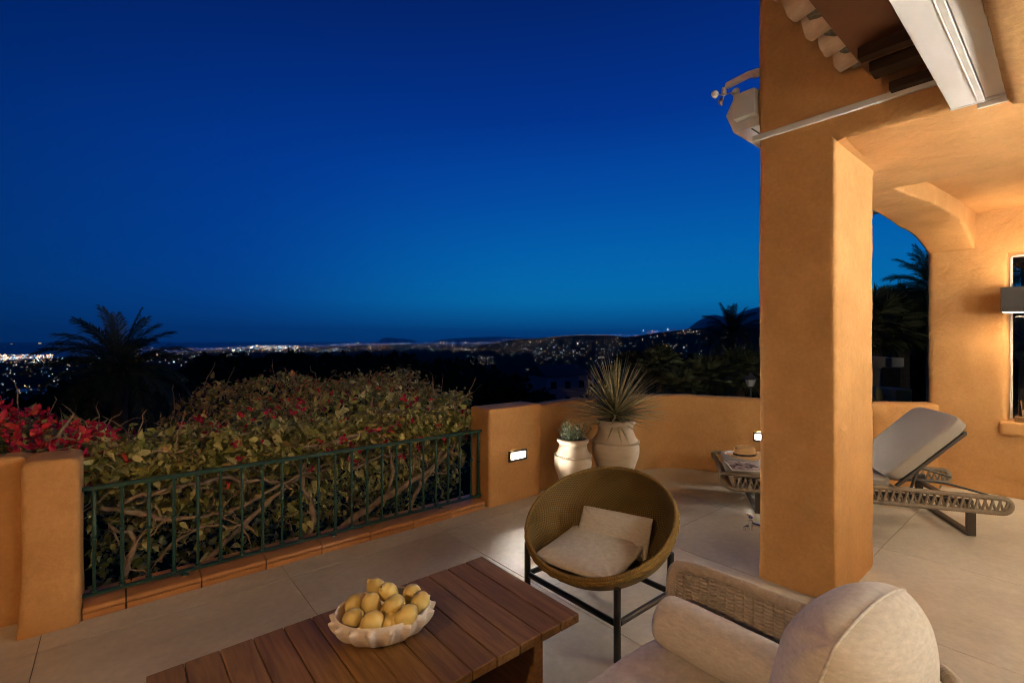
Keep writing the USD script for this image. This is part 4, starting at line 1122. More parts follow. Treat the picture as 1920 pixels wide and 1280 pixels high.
yu = thing('yucca', 'spiky grey-green rosette plant filling the large clay pot', 'plant', (LP[0], LP[1], lz))
add('crown', lathe([(0, lz), (.055, lz + .01), (.06, lz + .06), (.03, lz + .11), (0, lz + .12)], 16, (LP[0], LP[1], 0)), STALK, yu, smooth=True)
n = 290
for k in range(n):
    az = k * 2.39996 + rng.normal(0, .1)
    u = (k + .5) / n
    el = math.asin(1 - 1.06 * u) if u < .94 else -.06 - rng.uniform(0, .26)
    L_ = (.56 if u < .9 else .44) * rng.uniform(.86, 1.06)
    dr = np.array([math.cos(az) * math.cos(el), math.sin(az) * math.cos(el), math.sin(el)])
    sd = np.array([-math.sin(az), math.cos(az), 0])
    up = np.cross(dr, sd)
    t = np.array([0, .12, .4, .72, 1.0])
    b = np.array([LP[0], LP[1], lz + .055 + .05 * math.sin(el)]) + dr * .03
    q = b + np.outer(t * L_, dr) + np.outer(-.10 * L_ * t ** 2.2 * math.cos(el) * rng.uniform(.2, 1.4), [0, 0, 1]) + np.outer(rng.normal(0, .018) * t ** 2, sd)
    w = np.array([.0085, .0100, .0092, .0058, .0005])
    V = np.vstack([q - sd * w[:, None] + up * w[:, None] * .35, q, q + sd * w[:, None] + up * w[:, None] * .35])
    i = np.arange(4)
    F_ = np.vstack([np.stack([i, i + 5, i + 6], 1), np.stack([i, i + 6, i + 1], 1), np.stack([i + 5, i + 10, i + 11], 1), np.stack([i + 5, i + 11, i + 6], 1)])
    add('blade', (V, F_), YUCCA, yu)
hb = thing('herb_plant', 'grey-green rosemary-like herb with upright stems in the small clay pot', 'plant', (SP[0], SP[1], sz_))
SLf = np.array([(0, 0, 0), (.5, .10, .03), (1, 0, 0), (.5, -.10, .03)]); SFf = np.array([(0, 1, 2), (0, 2, 3)])
for k in range(38):
    az, rad = rng.uniform(0, 2 * PI), .10 * math.sqrt(rng.random())
    b = np.array([SP[0] + rad * math.cos(az), SP[1] + rad * math.sin(az), sz_])
    lean = np.array([math.cos(az), math.sin(az), 0]) * rng.uniform(.02, .11) * rad / .08
    h = rng.uniform(.09, .20)
    q = b + np.outer(np.linspace(0, 1, 6), [0, 0, h]) + np.outer(np.linspace(0, 1, 6) ** 1.6, lean)
    nl = 34
    tt_ = rng.uniform(.12, 1, nl); c = np.stack([np.interp(tt_, np.linspace(0, 1, 6), q[:, j]) for j in range(3)], 1)
    a_ = rng.uniform(0, 2 * PI, nl)
    fw = np.stack([np.cos(a_), np.sin(a_), rng.uniform(.5, 1.5, nl)], 1)
    lf = scatter(SLf, SFf, basis(fw, np.tile([0, 0, 1.0], (nl, 1)) + rng.normal(0, .1, (nl, 3))), c, rng.uniform(.022, .04, nl))
    add('stem', cat_([tube(q, np.linspace(.0028, .0012, 6), 5, caps=False), lf]), HERB, hb)

# ================================================================== COFFEE TABLE
tb = thing('coffee_table', 'low brown slatted teak coffee table in the foreground', 'table', (.69, 1.49, 0))
TX0, TX1, TY0, TY1, TZ = .064, 1.308, 1.186, 1.792, .40
np_ = 13; pw = (TX1 - TX0) / np_
for k in range(np_):
    add('plank', cbox(TX0 + k * pw + .0015, TX0 + (k + 1) * pw - .0015, TY0 + rng.uniform(-.001, .001), TY1, TZ - .032, TZ + rng.uniform(-.0006, .0006), .0025), WOOD, tb)
for x0 in (.20, 1.10):
    add('leg_panel', cbox(x0, x0 + .045, TY0 + .02, TY1 - .02, 0, TZ - .0335, .003), WOOD, tb)
add('rail', cbox(.247, 1.098, 1.46, 1.50, TZ - .11, TZ - .0335, .003), WOOD, tb)

# bowl of lemons
BC, BA, BB, BR = np.array([.700, 1.532]), .158, .128, -.39
bw = thing('fruit_bowl', 'oval ivory ceramic bowl with spiky ribs on the coffee table', 'bowl', (BC[0], BC[1], TZ))
na, out_t = 288, np.linspace(0, 1, 22)
a = np.linspace(0, 2 * PI, na, endpoint=False)
rings = []
nr = 17
ribp = np.maximum(0, np.cos(a * nr / 2 + .4 * np.sin(a))) ** 2
ribp = np.abs(np.cos(a * nr / 2)) ** 7
for t in out_t:
    base = .60 + .40 * math.sin(min(1, t * 1.15) * PI / 2) ** .8
    amp = .020 * (np.clip((t - .02) / .25, 0, 1)) * (1 if t < .86 else max(0, 1 - (t - .86) / .07)) * (.55 + .55 * t)
    r = base + amp / .15 * ribp
    drop = -.006 * ribp * np.clip((t - .7) / .2, 0, 1)
    rings.append(np.stack([BA * r * np.cos(a), BB * r * np.sin(a), np.full(na, .003 + t * .089) + drop * 0 - .0 + (0.004 * (1 - ribp)) * (t < .04)], 1))
for f_, z in ((.985, .0945), (.965, .093)):
    rings.append(np.stack([BA * f_ * np.cos(a), BB * f_ * np.sin(a), np.full(na, z)], 1))
for t in np.linspace(.92, 0, 12):
    b_ = (.56 + .40 * math.sin(t * PI / 2) ** .8) * (1 if t > .02 else .02)
    rings.append(np.stack([BA * b_ * np.cos(a), BB * b_ * np.sin(a), np.full(na, .012 + t * .082)], 1))
nn = len(rings); V = np.vstack(rings)
i, j = np.meshgrid(np.arange(nn - 1), np.arange(na), indexing='ij'); j2 = (j + 1) % na
q = np.stack([i * na + j, i * na + j2, (i + 1) * na + j2, (i + 1) * na + j], -1).reshape(-1, 4)
F_ = np.vstack([q[:, [0, 1, 2]], q[:, [0, 2, 3]]])
bm = moved(trimesh.Trimesh(V, F_, process=False), rotz(BR), [BC[0], BC[1], TZ + .001])
add('bowl', bm, CERAMIC, bw, smooth=50)

def ray(px, py):
    x, z = (px - 960) / 890, (640 - py) / 890
    return np.array([CA * x + SA, -SA * x + CA, z])
def atz(px, py, z):
    r = ray(px, py); t = (z - EYE) / r[2]
    return np.array([0, 0, EYE]) + r * t
RGT, FWD = np.array([CA, -SA, 0]), np.array([SA, CA, 0])
lem = [  # where each lemon lies (x, y on its level), level, nub direction in the picture (right, up, away), label
    ((661.7, 1160.6), .478, (-.55, -.3, -.3), 'lemon at the left front of the bowl, plain and round'),
    ((666, 1131.5), .482, (-.8, -.55, -.35), 'lemon at the far left of the bowl with its stem scar showing'),
    ((696, 1132), .502, (.25, -.85, -.4), 'lemon in the middle left with its nub pointing down'),
    ((706, 1102), .500, (-.7, .6, .1), 'lemon at the back rim with its pale nub pointing up left'),
    ((728, 1110), .512, (-.35, .65, -.5), 'lemon near the back, topmost, with a dark stem spot on top'),
    ((739, 1134), .510, (-.85, -.45, -.3), 'lemon in the centre of the heap with its nub at lower left'),
    ((773, 1112.5), .498, (.2, .3, -.7), 'lemon at the right rear against the inner rim'),
    ((788, 1128.5), .497, (-.1, -.3, -.95), 'lemon at the right end of the bowl, its tip facing out'),
    ((761, 1155), .496, (-.85, -.6, -.25), 'long lemon at the front right with its tip at lower left'),
    ((698, 1165.5), .486, (-.9, -.35, -.3), 'lemon at the front with its nub pointing left'),
    ((733, 1168), .470, (.3, .2, -.6), 'lemon sunk between the two front lemons'),
    ((724, 1150), .462, (.6, .1, .2), 'lemon deep in the heap, barely seen below the centre one'),
    ((768, 1136), .464, (.5, .2, .3), 'lemon low at the right, in the gap behind the long one'),
]
s_ = np.linspace(-1, 1, 40)
prof = np.array([(.0325 * math.sqrt(max(0, 1 - abs(x) ** 2.25)) * (1 - .06 * x), x * .0425) for x in s_])
prof[-9:, 0] = np.maximum(prof[-9:, 0], 0)
nub = lambda u: .0085 * math.exp(-((u - .047) / .010) ** 2)
for k, ((px, py), z, nd, lab) in enumerate(lem):
    c = atz(px, py, z)
    pts_ = [(0.0, -.0385)]
    for x in np.linspace(-.985, .93, 30):
        pts_.append((.0325 * (1 - abs(x) ** 2.2) ** .5, x * .0375))
    pts_ += [(.0108, .0368), (.0086, .0394), (.0076, .0420), (.0058, .0442), (.0030, .0452), (0, .0455)]
    m = lathe(pts_, 30)
    if k == 8:
        m.vertices[:, 2] *= 1.16
    v = np.array(m.vertices); nrm = m.vertex_normals
    m.vertices = v + nrm * ((meshkit.fbm(v * 45 + k * 3, 3, k) - .5) * .0028)[:, None]
    d = RGT * nd[0] + np.array([0, 0, nd[1]]) + FWD * nd[2]; d /= np.linalg.norm(d)
    T = trimesh.geometry.align_vectors([0, 0, 1], d); T[:3, 3] = c
    L_ = thing('lemon', lab, 'lemon', c, 'lemons in the bowl')
    add('fruit', moved(m, T), LEMON, L_, smooth=True)
    if k in (1, 4):
        T2 = T.copy()
        add('stem_scar', moved(lathe([(0, .0464), (.0028, .0460), (.0036, .0450), (.003, .0435)], 10), T2), STALK, L_, smooth=True)

# ================================================================== ROUND WICKER CHAIR
WEAVE = M('olive_wicker', {'uv': ('uvmap', {'attribute': 'st'}), 'sx': ('separate_xyz', {}),
    'u': ('math', {'math_type': 'multiply', 'value2': 190 * PI}), 'v': ('math', {'math_type': 'multiply', 'value2': 46 * PI}), 'su': ('math', {'math_type': 'sine'}), 'sv': ('math', {'math_type': 'sine'}),
    'mu': ('math', {'math_type': 'multiply'}), 'h': ('math', {'math_type': 'multiply_add', 'value2': .5, 'value3': .5}), 'r': ('rgb_ramp', {'ramp': [(0, (.050, .031, .009)), (.35, (.115, .073, .022)), (1, (.21, .138, .044))]}),
    'b': ('bump', {'strength': .8, 'distance': .006}), 'p': ('principled_bsdf', {'roughness': .62, 'specular_ior_level': .3})},
    [('uv.UV', 'sx.vector'), ('sx.x', 'u.value1'), ('sx.y', 'v.value1'), ('u.value', 'su.value1'), ('v.value', 'sv.value1'), ('su.value', 'mu.value1'), ('sv.value', 'mu.value2'), ('mu.value', 'h.value1'), ('h.value', 'r.fac'), ('r.color', 'p.base_color'), ('h.value', 'b.height'), ('b.normal', 'p.normal')], surface='p.BSDF')
ch = thing('wicker_chair', 'round olive wicker bowl chair on a black metal frame', 'chair', (1.9, 1.6, 0))
C0, R0, TL, AZ = np.array([1.908, 1.600, .497]), .384, .46, .22
f0 = np.array([-math.cos(AZ), -math.sin(AZ), 0]); s0 = np.array([-f0[1], f0[0], 0])
e0 = f0 * math.cos(TL) + np.array([0, 0, -1]) * math.sin(TL)
n0 = np.cross(e0, s0); n0 = n0 if n0[2] > 0 else -n0
na, nv = 144, 26
a = np.linspace(0, 2 * PI, na + 1)
tv_ = np.linspace(0, 1, nv)
rad = np.sin(np.linspace(PI / 2, .02, nv)) ** .62
dep = .235 * np.cos(np.linspace(PI / 2, .02, nv)) ** 1.0
def shell(off):
    P = []
    for t in range(nv):
        r_ = (R0 - off) * rad[t]; d_ = dep[t] - off * .6 * dep[t] / .235
        sh = e0 * (-.035 * dep[t] / .235)                       # the pan sits a little to the back
        P.append(C0 + sh - n0 * d_ + r_ * (np.cos(a)[:, None] * e0 + np.sin(a)[:, None] * s0))
    return np.array(P)
for nm, off in (('shell', .012), ('outer_shell', -.006)):
    P = shell(off)
    V = P.reshape(-1, 3)
    i, j = np.meshgrid(np.arange(nv - 1), np.arange(na), indexing='ij')
    q = np.stack([i * (na + 1) + j, i * (na + 1) + j + 1, (i + 1) * (na + 1) + j + 1, (i + 1) * (na + 1) + j], -1).reshape(-1, 4)
    uv = np.stack([np.tile(a / (2 * PI), nv), np.repeat(tv_, na + 1)], 1)
    add(nm, (V, np.vstack([q[:, [0, 1, 2]], q[:, [0, 2, 3]]])), WEAVE, ch, smooth=True, uv=uv)
PO = shell(-.006).reshape(-1, 3)
aa = np.linspace(0, 2 * PI, 200, endpoint=False)
ringp = lambda r_, dz: C0 + n0 * dz + r_ * (np.cos(aa)[:, None] * e0 + np.sin(aa)[:, None] * s0)
add('rim', ridged(ringp(R0 - .002, .001), .0095, .010, .002, 10, closed=True), RIM, ch, smooth=True)
for r_, dz, ph_ in ((R0 + .004, -.013, 0), (R0 + .004, -.023, PI)):   # braid under the rim
    Q = C0 + (dz +   .0022 * np.cos(aa * 40 + ph_))[:, None] * n0 + (r_ + .0022 * np.sin(aa * 40 + ph_))[:, None] * (np.cos(aa)[:, None] * e0 + np.sin(aa)[:, None] * s0)
    add('braid', ridged(Q, .009, .0055, .0015, 7, closed=True), RIM, ch, smooth=True)
X0, X1, Y0, Y1 = 1.680, 2.10, 1.302, 1.892
def on_rim(x, y):
    d = ((np.array([x, y, 0]) - C0) * np.array([1, 1, 0]))
    return C0[2] + (-(d @ np.array([n0[0], n0[1], 0])) / n0[2])
for x, y in ((X0, Y0), (X0, Y1), (X1, Y0), (X1, Y1)):
    near = PO[np.hypot(PO[:, 0] - x, PO[:, 1] - y) < .035]
    zt = min(on_rim(x, y) - .035, (near[:, 2].min() + .004) if len(near) else 9)
    add('leg', tube(np.array([(x, y, 0.0), (x, y, .003), (x, y, zt * .5), (x, y, zt)]), .0165, 14), BLACK, ch, smooth=40)
for p, q_ in (((X0, Y0), (X0, Y1)), ((X1, Y0), (X1, Y1)), ((X0, Y0), (X1, Y0)), ((X0, Y1), (X1, Y1))):
    d = np.array(q_) - np.array(p); d = d / np.linalg.norm(d) * .017
    add('stretcher', tube(np.array([(p[0] + d[0], p[1] + d[1], .165), (q_[0] - d[0], q_[1] - d[1], .165)]), .0145, 12), BLACK, ch, smooth=40)
cz = .335
sc_, _ = pillow(.43, .43, .085, 3, 40, .004, .06)
sc_ = moved(sc_, rot(PI / 2, [1, 0, 0]))
th = math.atan2(f0[1], f0[0]) + PI
sT = rot(-.06, [0, 1, 0])
add('seat_cushion', moved(sc_, sT, rotz(th), [1.845, 1.592, cz + .004]), LINEN, ch, smooth=True)
pw_, _ = pillow(.39, .22, .085, 4, 36, .006, .04)
add('back_cushion', moved(pw_, rotz(PI / 2), rot(.62, [0, 1, 0]), rotz(th + .10), [2.03, 1.60, .385]), LINEN, ch, smooth=True)

# ================================================================== SOFA
sf = thing('sofa', 'woven rope sofa with beige cushions in the right foreground', 'sofa', (.8, .5, 0))
AX, SZ = 1.545, .615
arm_path = spline([(AX, .945, .16), (AX, .955, .40), (AX, .950, .565), (AX, .905, SZ - .012), (AX, .80, SZ), (AX, .5, SZ), (AX, .33, SZ), (AX - .015, .245, SZ), (AX - .06, .195, SZ), (AX - .13, .18, SZ), (AX - .4, .18, SZ), (.6, .18, SZ), (-.2, .18, SZ)], 160)
add('arm_tube', ridged(arm_path, .0165, .0075, .0022, 12), ROPE_LIGHT, sf, smooth=True)
el = trimesh.creation.icosphere(1, 1.0)
def woven(p0, p1, z0, z1, nrm, name):
    p0, p1 = np.array(p0), np.array(p1)
    Lh = np.linalg.norm(p1 - p0); nc = int(Lh / .030); nr_ = int((z1 - z0) / .0115)
    u = (p1 - p0) / Lh
    T_ = []
    t = np.linspace(0, Lh, nc * 10 + 1)
    for r_ in range(nr_):
        off = .0105 * np.abs(np.sin(t / Lh * nc * PI)) ** .8 - .003 + rng.normal(0, .0004)
        zz = z0 + (r_ + .5) / nr_ * (z1 - z0) + rng.normal(0, .0004)
        q = np.stack([p0[0] + u[0] * t + nrm[0] * off, p0[1] + u[1] * t + nrm[1] * off, np.full(len(t), zz)], 1)
        T_.append(tube(q, .0056, 5, caps=False))
    add(name, cat_(T_), ROPE_LIGHT, sf, smooth=True, kind='stuff')
woven((AX, .935), (AX, .245), .17, SZ - .012, (-1, 0), 'woven_arm_panel')
woven((AX - .10, .18), (.2, .18), .17, SZ - .012, (0, 1), 'woven_back_panel')
for k in range(23):
    y = .93 - k * .030
    add('warp_cord', tube(np.array([(AX, y, .17), (AX, y, SZ)]), .0045, 6), ROPE_LIGHT, sf)
add('base_frame', cat_([cbox(-.2, AX + .015, .92, .955, .14, .175, .004), cbox(AX - .02, AX + .015, .19, .919, .14, .175, .004), cbox(-.2, AX - .021, .165, .20, .14, .175, .004)]), BRONZE, sf)
for x, y in ((AX - .03, .93), (AX - .03, .20)):
    add('leg', tube(np.array([(x, y, 0), (x, y, .145)]), .016, 10), BRONZE, sf, smooth=40)
def piped(w, d, h, p, seed, c, name, ang=0):
    m = cushion(w, d, h, p, 6, seed, .004)
    add(name, moved(m, rotz(ang), c), LINEN, sf, smooth=True)
piped(1.10, .735, .20, 7, 5, [.965, .57, .325], 'seat_cushion')
# bolster against the arm
y0, y1, br = .875, .20, .0785
bp_ = [(0.0, 0), (.05, .001), (.075, .006), (.087, .018), (.0915, .04), (.0925, .10), (.0905, .30), (.092, .50), (.0915, .635), (.086, .66), (.074, .671), (.05, .675), (0, .676)]
sB = np.r_[0, np.cumsum(np.linalg.norm(np.diff(np.array(bp_), axis=0), axis=1))]
bl = lathe(np.stack([np.interp(np.linspace(0, sB[-1], 70), sB, [p[k] for p in bp_]) for k in (0, 1)], 1), 56)
v = np.array(bl.vertices); v[:, :2] *= .848; bl.vertices = v; nrm = bl.vertex_normals
bl.vertices = v + nrm * ((meshkit.fbm(v * np.array([7, 7, 5]), 3, 2) - .5) * .010)[:, None]
bo = add('bolster', moved(bl, rot(PI / 2, [1, 0, 0]), [1.372, .885, .418 + br]), LINEN, sf, smooth=True)
pl_, ed = pillow(.46, .47, .26, 8, 56, .010, .62)
T = [rot(.24, [1, 0, 0]), rotz(-.10), [1.30, .345, .600]]
pb = add('back_cushion', moved(pl_, *T), LINEN, sf, smooth=True)
seam = ed[::1]
add('piping', moved(tube(resample(seam * 1.001, .012, True), .0035, 6, closed=True), *T), LINEN, pb, smooth=True)
pl2, ed2 = pillow(.47, .42, .22, 12, 44, .010, .6)
T = [rot(.22, [1, 0, 0]), rotz(.06), [.84, .36, .55]]
pb = add('back_cushion', moved(pl2, *T), LINEN, sf, smooth=True)
add('piping', moved(tube(resample(ed2 * 1.001, .012, True), .0035, 6, closed=True), *T), LINEN, pb, smooth=True)

# ================================================================== SUN LOUNGER
H0 = np.array([4.844, .320]); U = np.array([-.523, .852]); U /= np.linalg.norm(U); Wd = np.array([-U[1] * -1, 0]); Wd = np.array([U[1], -U[0]])
LG, LW = 1.86, .79
def LL(s, t, z):
    s, t, z = np.broadcast_arrays(np.asarray(s, float), np.asarray(t, float), np.asarray(z, float))
    return np.stack([H0[0] + U[0] * s + Wd[0] * t, H0[1] + U[1] * s + Wd[1] * t, z], -1)
lo = thing('sun_lounger', 'sun lounger with rope-laced sides and raised grey cushion behind the pillar', 'sun lounger', (H0[0] + U[0] * .9 + Wd[0] * .4, H0[1] + U[1] * .9 + Wd[1] * .4, 0))
ZA, ZBt = .290, .186
def loop(t):
    a = np.linspace(-PI / 2, PI / 2, 9)
    rr_ = (ZA - ZBt) / 2
    head = [(.055 - rr_ * math.cos(x), (ZA + ZBt) / 2 + rr_ * math.sin(x)) for x in a]
    foot = [(LG - .02, ZA + .02), (LG + .03, ZA + .01), (LG + .025, ZA - .03), (LG - .035, ZBt + .012), (LG - .07, ZBt)]
    pts_ = np.array(head + foot)
    return LL(pts_[:, 0], t, pts_[:, 1])
for t in (.0, LW):
    add('side_rail', ridged(resample(loop(t), .01, True), .0165, .0105, .0025, 9, closed=True), ROPE, lo, smooth=True)
    for k in range(84):
        s = .035 + k * (LG - .10) / 84
        ds = .011 if k % 2 else -.011
        z0_, z1_ = ZBt + .004, ZA - .004
        tw = .006 * (1 if k % 2 else -1)
        q = LL(np.array([s - ds, s - ds * .5, s + ds * .5, s + ds]), t + np.array([tw, tw * 1.3, tw * 1.3, tw]), np.array([z0_, z0_ + .03, z1_ - .03, z1_]))
        add('rope_strand', tube(q, .0080, 6, caps=False), ROPE, lo, smooth=True)
add('foot_rail', ridged(LL(np.full(2, LG + .012), np.array([.0, LW]), np.full(2, ZA - .005)), .019, .0105, .0025, 9), ROPE, lo, smooth=True)
add('foot_rail', ridged(LL(np.full(2, LG - .05), np.array([.0, LW]), np.full(2, ZBt + .004)), .0165, .0105, .0025, 9), ROPE, lo, smooth=True)
for k in range(26):
    t = .03 + k * (LW - .06) / 25
    q = LL(np.array([LG - .048, LG - .02, LG + .01]), np.full(3, t) + np.array([-.006, 0, .006]) * (1 if k % 2 else -1), np.array([ZBt + .006, (ZA + ZBt) / 2 - .01, ZA - .008]))
    add('rope_strand', tube(q, .0080, 6, caps=False), ROPE, lo, smooth=True)
def bar(p, q_, w, h, name, mat=BRONZE):
    """A flat bar from p to q (lounger coordinates), w wide (horizontally) and h high."""
    p, q_ = LL(*p), LL(*q_)
    d = q_ - p; L_ = np.linalg.norm(d); d /= L_
    up = np.array([0, 0, 1.0]) if abs(d[2]) < .8 else np.array([U[0], U[1], 0])
    y = np.cross(up, d); y /= np.linalg.norm(y); z = np.cross(d, y)
    T = np.eye(4); T[:3, 0], T[:3, 1], T[:3, 2], T[:3, 3] = d, y, z, (p + q_) / 2
    add(name, moved(cbox(-L_ / 2, L_ / 2, -w / 2, w / 2, -h / 2, h / 2, .002), T), mat, lo)
for s in (.225, 1.60):
    bar((s, .015, 0), (s, .015, .172), .022, .055, 'leg'); bar((s, LW - .015, 0), (s, LW - .015, .172), .022, .055, 'leg')
    bar((s, .030, .011), (s, LW - .030, .011), .055, .022, 'floor_bar')
    bar((s, .02, .183), (s, LW - .02, .183), .05, .020, 'cross_bar')
for t in (.045, LW - .045):
    bar((.20, t, .235), (LG - .08, t, .235), .03, .035, 'inner_rail')
bar((.66, .05, .275), (.66, LW - .05, .275), .03, .025, 'hinge_bar')
# raised back
A_ = math.atan2(.70 - .315, .638 - .26)
ca_, sa_ = math.cos(A_), math.sin(A_)
for t in (.07, LW - .07):
    bar((.652, t, .298), (.652 - .60 * ca_, t, .298 + .60 * sa_), .025, .022, 'back_frame')
bar((.652 - .60 * ca_, .07, .298 + .60 * sa_), (.652 - .60 * ca_, LW - .07, .298 + .60 * sa_), .025, .022, 'back_frame')
for t in (.10, LW - .10):
    bar((.50, t, .43), (.56, t, .245), .018, .014, 'prop')
q = LL(np.array([.60, .45, .36, .28, .16, .06]), np.full(6, .15), np.array([.335, .340, .338, .325, .295, .268]))
add('release_bar', tube(spline(q, 24), .0085, 8), BRONZE, lo, smooth=True)
q = LL(np.array([.60, .45, .36, .28, .16, .06]), np.full(6, LW - .15), np.array([.335, .340, .338, .325, .295, .268]))
add('release_bar', tube(spline(q, 24), .0085, 8), BRONZE, lo, smooth=True)
Tl = np.eye(4); Tl[:3, 0] = [U[0], U[1], 0]; Tl[:3, 1] = [Wd[0], Wd[1], 0]; Tl[:3, 2] = [0, 0, 1]
if np.linalg.det(Tl[:3, :3]) < 0:
    Tl[:3, 1] *= -1
bc = cushion(.66, .70, .105, 8, 6, 21, .003)
cpos = (.645 - .33 * ca_ + .065 * sa_, LW / 2, .305 + .33 * sa_ + .065 * ca_)
Tb = Tl @ rot(A_, [0, 1, 0]) ; Tb[:3, 3] = LL(*cpos)
add('back_cushion', moved(bc, Tb), TAUPE, lo, smooth=True)
scu = cushion(1.17, .70, .095, 8, 6, 22, .003)
v = np.array(scu.vertices); v[:, 2] += .006 * np.sin(v[:, 1] * 40 + v[:, 0] * 6) * np.exp(-((v[:, 0] + .55) / .12) ** 2) * (v[:, 2] > 0); scu.vertices = v
Ts = Tl.copy(); Ts[:3, 3] = LL(.665 + .585, LW / 2, .310)
add('seat_cushion', moved(scu, Ts), TAUPE, lo, smooth=True)

# hat and magazine at the foot of the lounger
top = .3585
hp = atz(1396, 856, top + .01)
ht = thing('straw_hat', 'straw hat with a black band lying on the foot of the lounger', 'hat', (hp[0], hp[1], top))
aH = np.linspace(0, 2 * PI, 64, endpoint=False)
prof_ = [(.150, .012), (.151, .014), (.13, .006), (.10, .004), (.088, .008), (.086, .03), (.080, .075), (.070, .092), (.050, .098), (.02, .088), (0, .084)]
hm = lathe([(0, .078)] + [(r - .003, z - .003) for r, z in prof_[::-1][1:6]] + [(.10, .001), (.148, .009)] + prof_, 64)
v = np.array(hm.vertices); rr_ = np.hypot(v[:, 0], v[:, 1]); v[:, 0] *= 1.12; v[:, 1] *= .95
v[:, 2] += np.where(rr_ > .095, .012 * np.cos(2 * np.arctan2(v[:, 1], v[:, 0])) * (rr_ - .095) / .05, 0) - np.where((v[:, 2] > .08), .018 * np.exp(-(v[:, 1] / .022) ** 2), 0)
hm.vertices = v
TH = rotz(-.5)
add('body', moved(hm, TH, [hp[0], hp[1], top + .012]), STRAW, ht, smooth=50)
bd = lathe([(.0885, .011), (.0895, .012), (.0880, .034), (.0868, .035)], 64); v = np.array(bd.vertices); v[:, 0] *= 1.12; v[:, 1] *= .95; bd.vertices = v
add('hat_band', moved(bd, TH, [hp[0], hp[1], top + .012]), BAND, ht, smooth=True)
mp_ = atz(1392, 872, top + .01)
mg = thing('magazine', 'open glossy magazine lying on the lounger cushion in front of the hat', 'magazine', (mp_[0], mp_[1], top))
mg_x = np.linspace(-.14, .14, 9); zz = .008 + .004 * np.cos(mg_x / .14 * PI)
def sheet(z0, th_, w, d_, ang):
    b = trimesh.creation.box([w, d_, th_])
    for _ in range(3):
        b = b.subdivide()
    v = np.array(b.vertices); v[:, 2] += z0 + .004 * np.cos(v[:, 0] / w * 2 * PI); b.vertices = v
    return moved(b, rotz(ang), [mp_[0], mp_[1], top])
ma = math.atan2(Wd[1], Wd[0]) + .12
add('pages', sheet(.0075, .007, .30, .225, ma), PAPER, mg)
add('printed_page', sheet(.0125, .001, .296, .221, ma), PRINT, mg)

# garden tap at the pillar
tp = thing('garden_tap', 'small chrome garden tap low on the far side of the pillar', 'tap', (2.99, 1.29, .3))
add('pipe', tube(np.array([(2.99, 1.236, .285), (2.99, 1.30, .285)]), .010, 12), CHROME, tp, smooth=40)
add('wall_plate', moved(lathe([(0, 0), (.024, 0), (.022, .006), (.010, .009)], 20), rot(-PI / 2, [1, 0, 0]), [2.99, 1.2375, .285]), CHROME, tp, smooth=40)
add('body', lathe([(0, .245), (.010, .246), (.010, .262), (.013, .266), (.013, .300), (.010, .306), (.010, .318), (0, .319)], 18, (2.99, 1.305, 0)), CHROME, tp, smooth=40)
add('blue_ring', lathe([(.0105, .3195), (.0128, .320), (.0128, .326), (.0105, .3265)], 18, (2.99, 1.305, 0)), BLUE, tp, smooth=40)
add('spout', tube(np.array([(2.99, 1.305, .262), (2.985, 1.325, .262), (2.983, 1.338, .252), (2.983, 1.34, .235)]), .008, 10), CHROME, tp, smooth=40)
add('lever', tube(np.array([(2.99, 1.305, .319), (2.99, 1.305, .333), (2.975, 1.32, .337)]), .005, 8), CHROME, tp, smooth=40)

# ================================================================== LAMPS AND WINDOW SILL
pd = thing('pendant_lamp', 'dark box-shaped pendant lamp shade lit from within before the window niche', 'lamp', (5.9, .16, 1.76))
PX0, PX1, PY0, PY1, PZ0, PZ1 = 5.80, 6.02, -.14, .452, 1.648, 1.862
add('shade', cat_([cbox(PX0, PX1, PY1 - .008, PY1, PZ0, PZ1, .002), cbox(PX0, PX1, PY0, PY0 + .008, PZ0, PZ1, .002), cbox(PX0, PX0 + .008, PY0 + .0081, PY1 - .0081, PZ0 + .0005, PZ1 - .0005, .002), cbox(PX1 - .008, PX1, PY0 + .0081, PY1 - .0081, PZ0 + .0005, PZ1 - .0005, .002)]), SHADE, pd)
add('diffuser', box(PX0 + .010, PX1 - .010, PY0 + .010, PY1 - .010, PZ0 + .002, PZ0 + .008), PEND_GLOW, pd)
add('upper_diffuser', box(PX0 + .010, PX1 - .010, PY0 + .010, PY1 - .010, PZ1 - .03, PZ1 - .024), PEND_GLOW, pd)
add('cord', tube(np.array([(5.91, .156, PZ1 - .02), (5.91, .156, ZC)]), .004, 6), BLACK, pd)
hz = .675
hl = thing('candle_holder', 'glass hurricane candle holder on a wooden base on the window sill', 'candle holder', (6.22, .33, hz))
add('base', cbox(6.15, 6.30, .235, .392, hz, hz + .055, .004), WOOD, hl)
gl_ = lathe([(.058, hz + .056), (.060, hz + .056), (.060, hz + .20), (.0565, hz + .20), (.0565, hz + .057)], 32, (6.225, .313, 0))
add('glass', gl_, PANE, hl, smooth=40)
add('candle', lathe([(0, hz + .0575), (.040, hz + .0575), (.040, hz + .108), (.036, hz + .111), (0, hz + .108)], 28, (6.225, .313, 0)), WAX, hl, smooth=40)

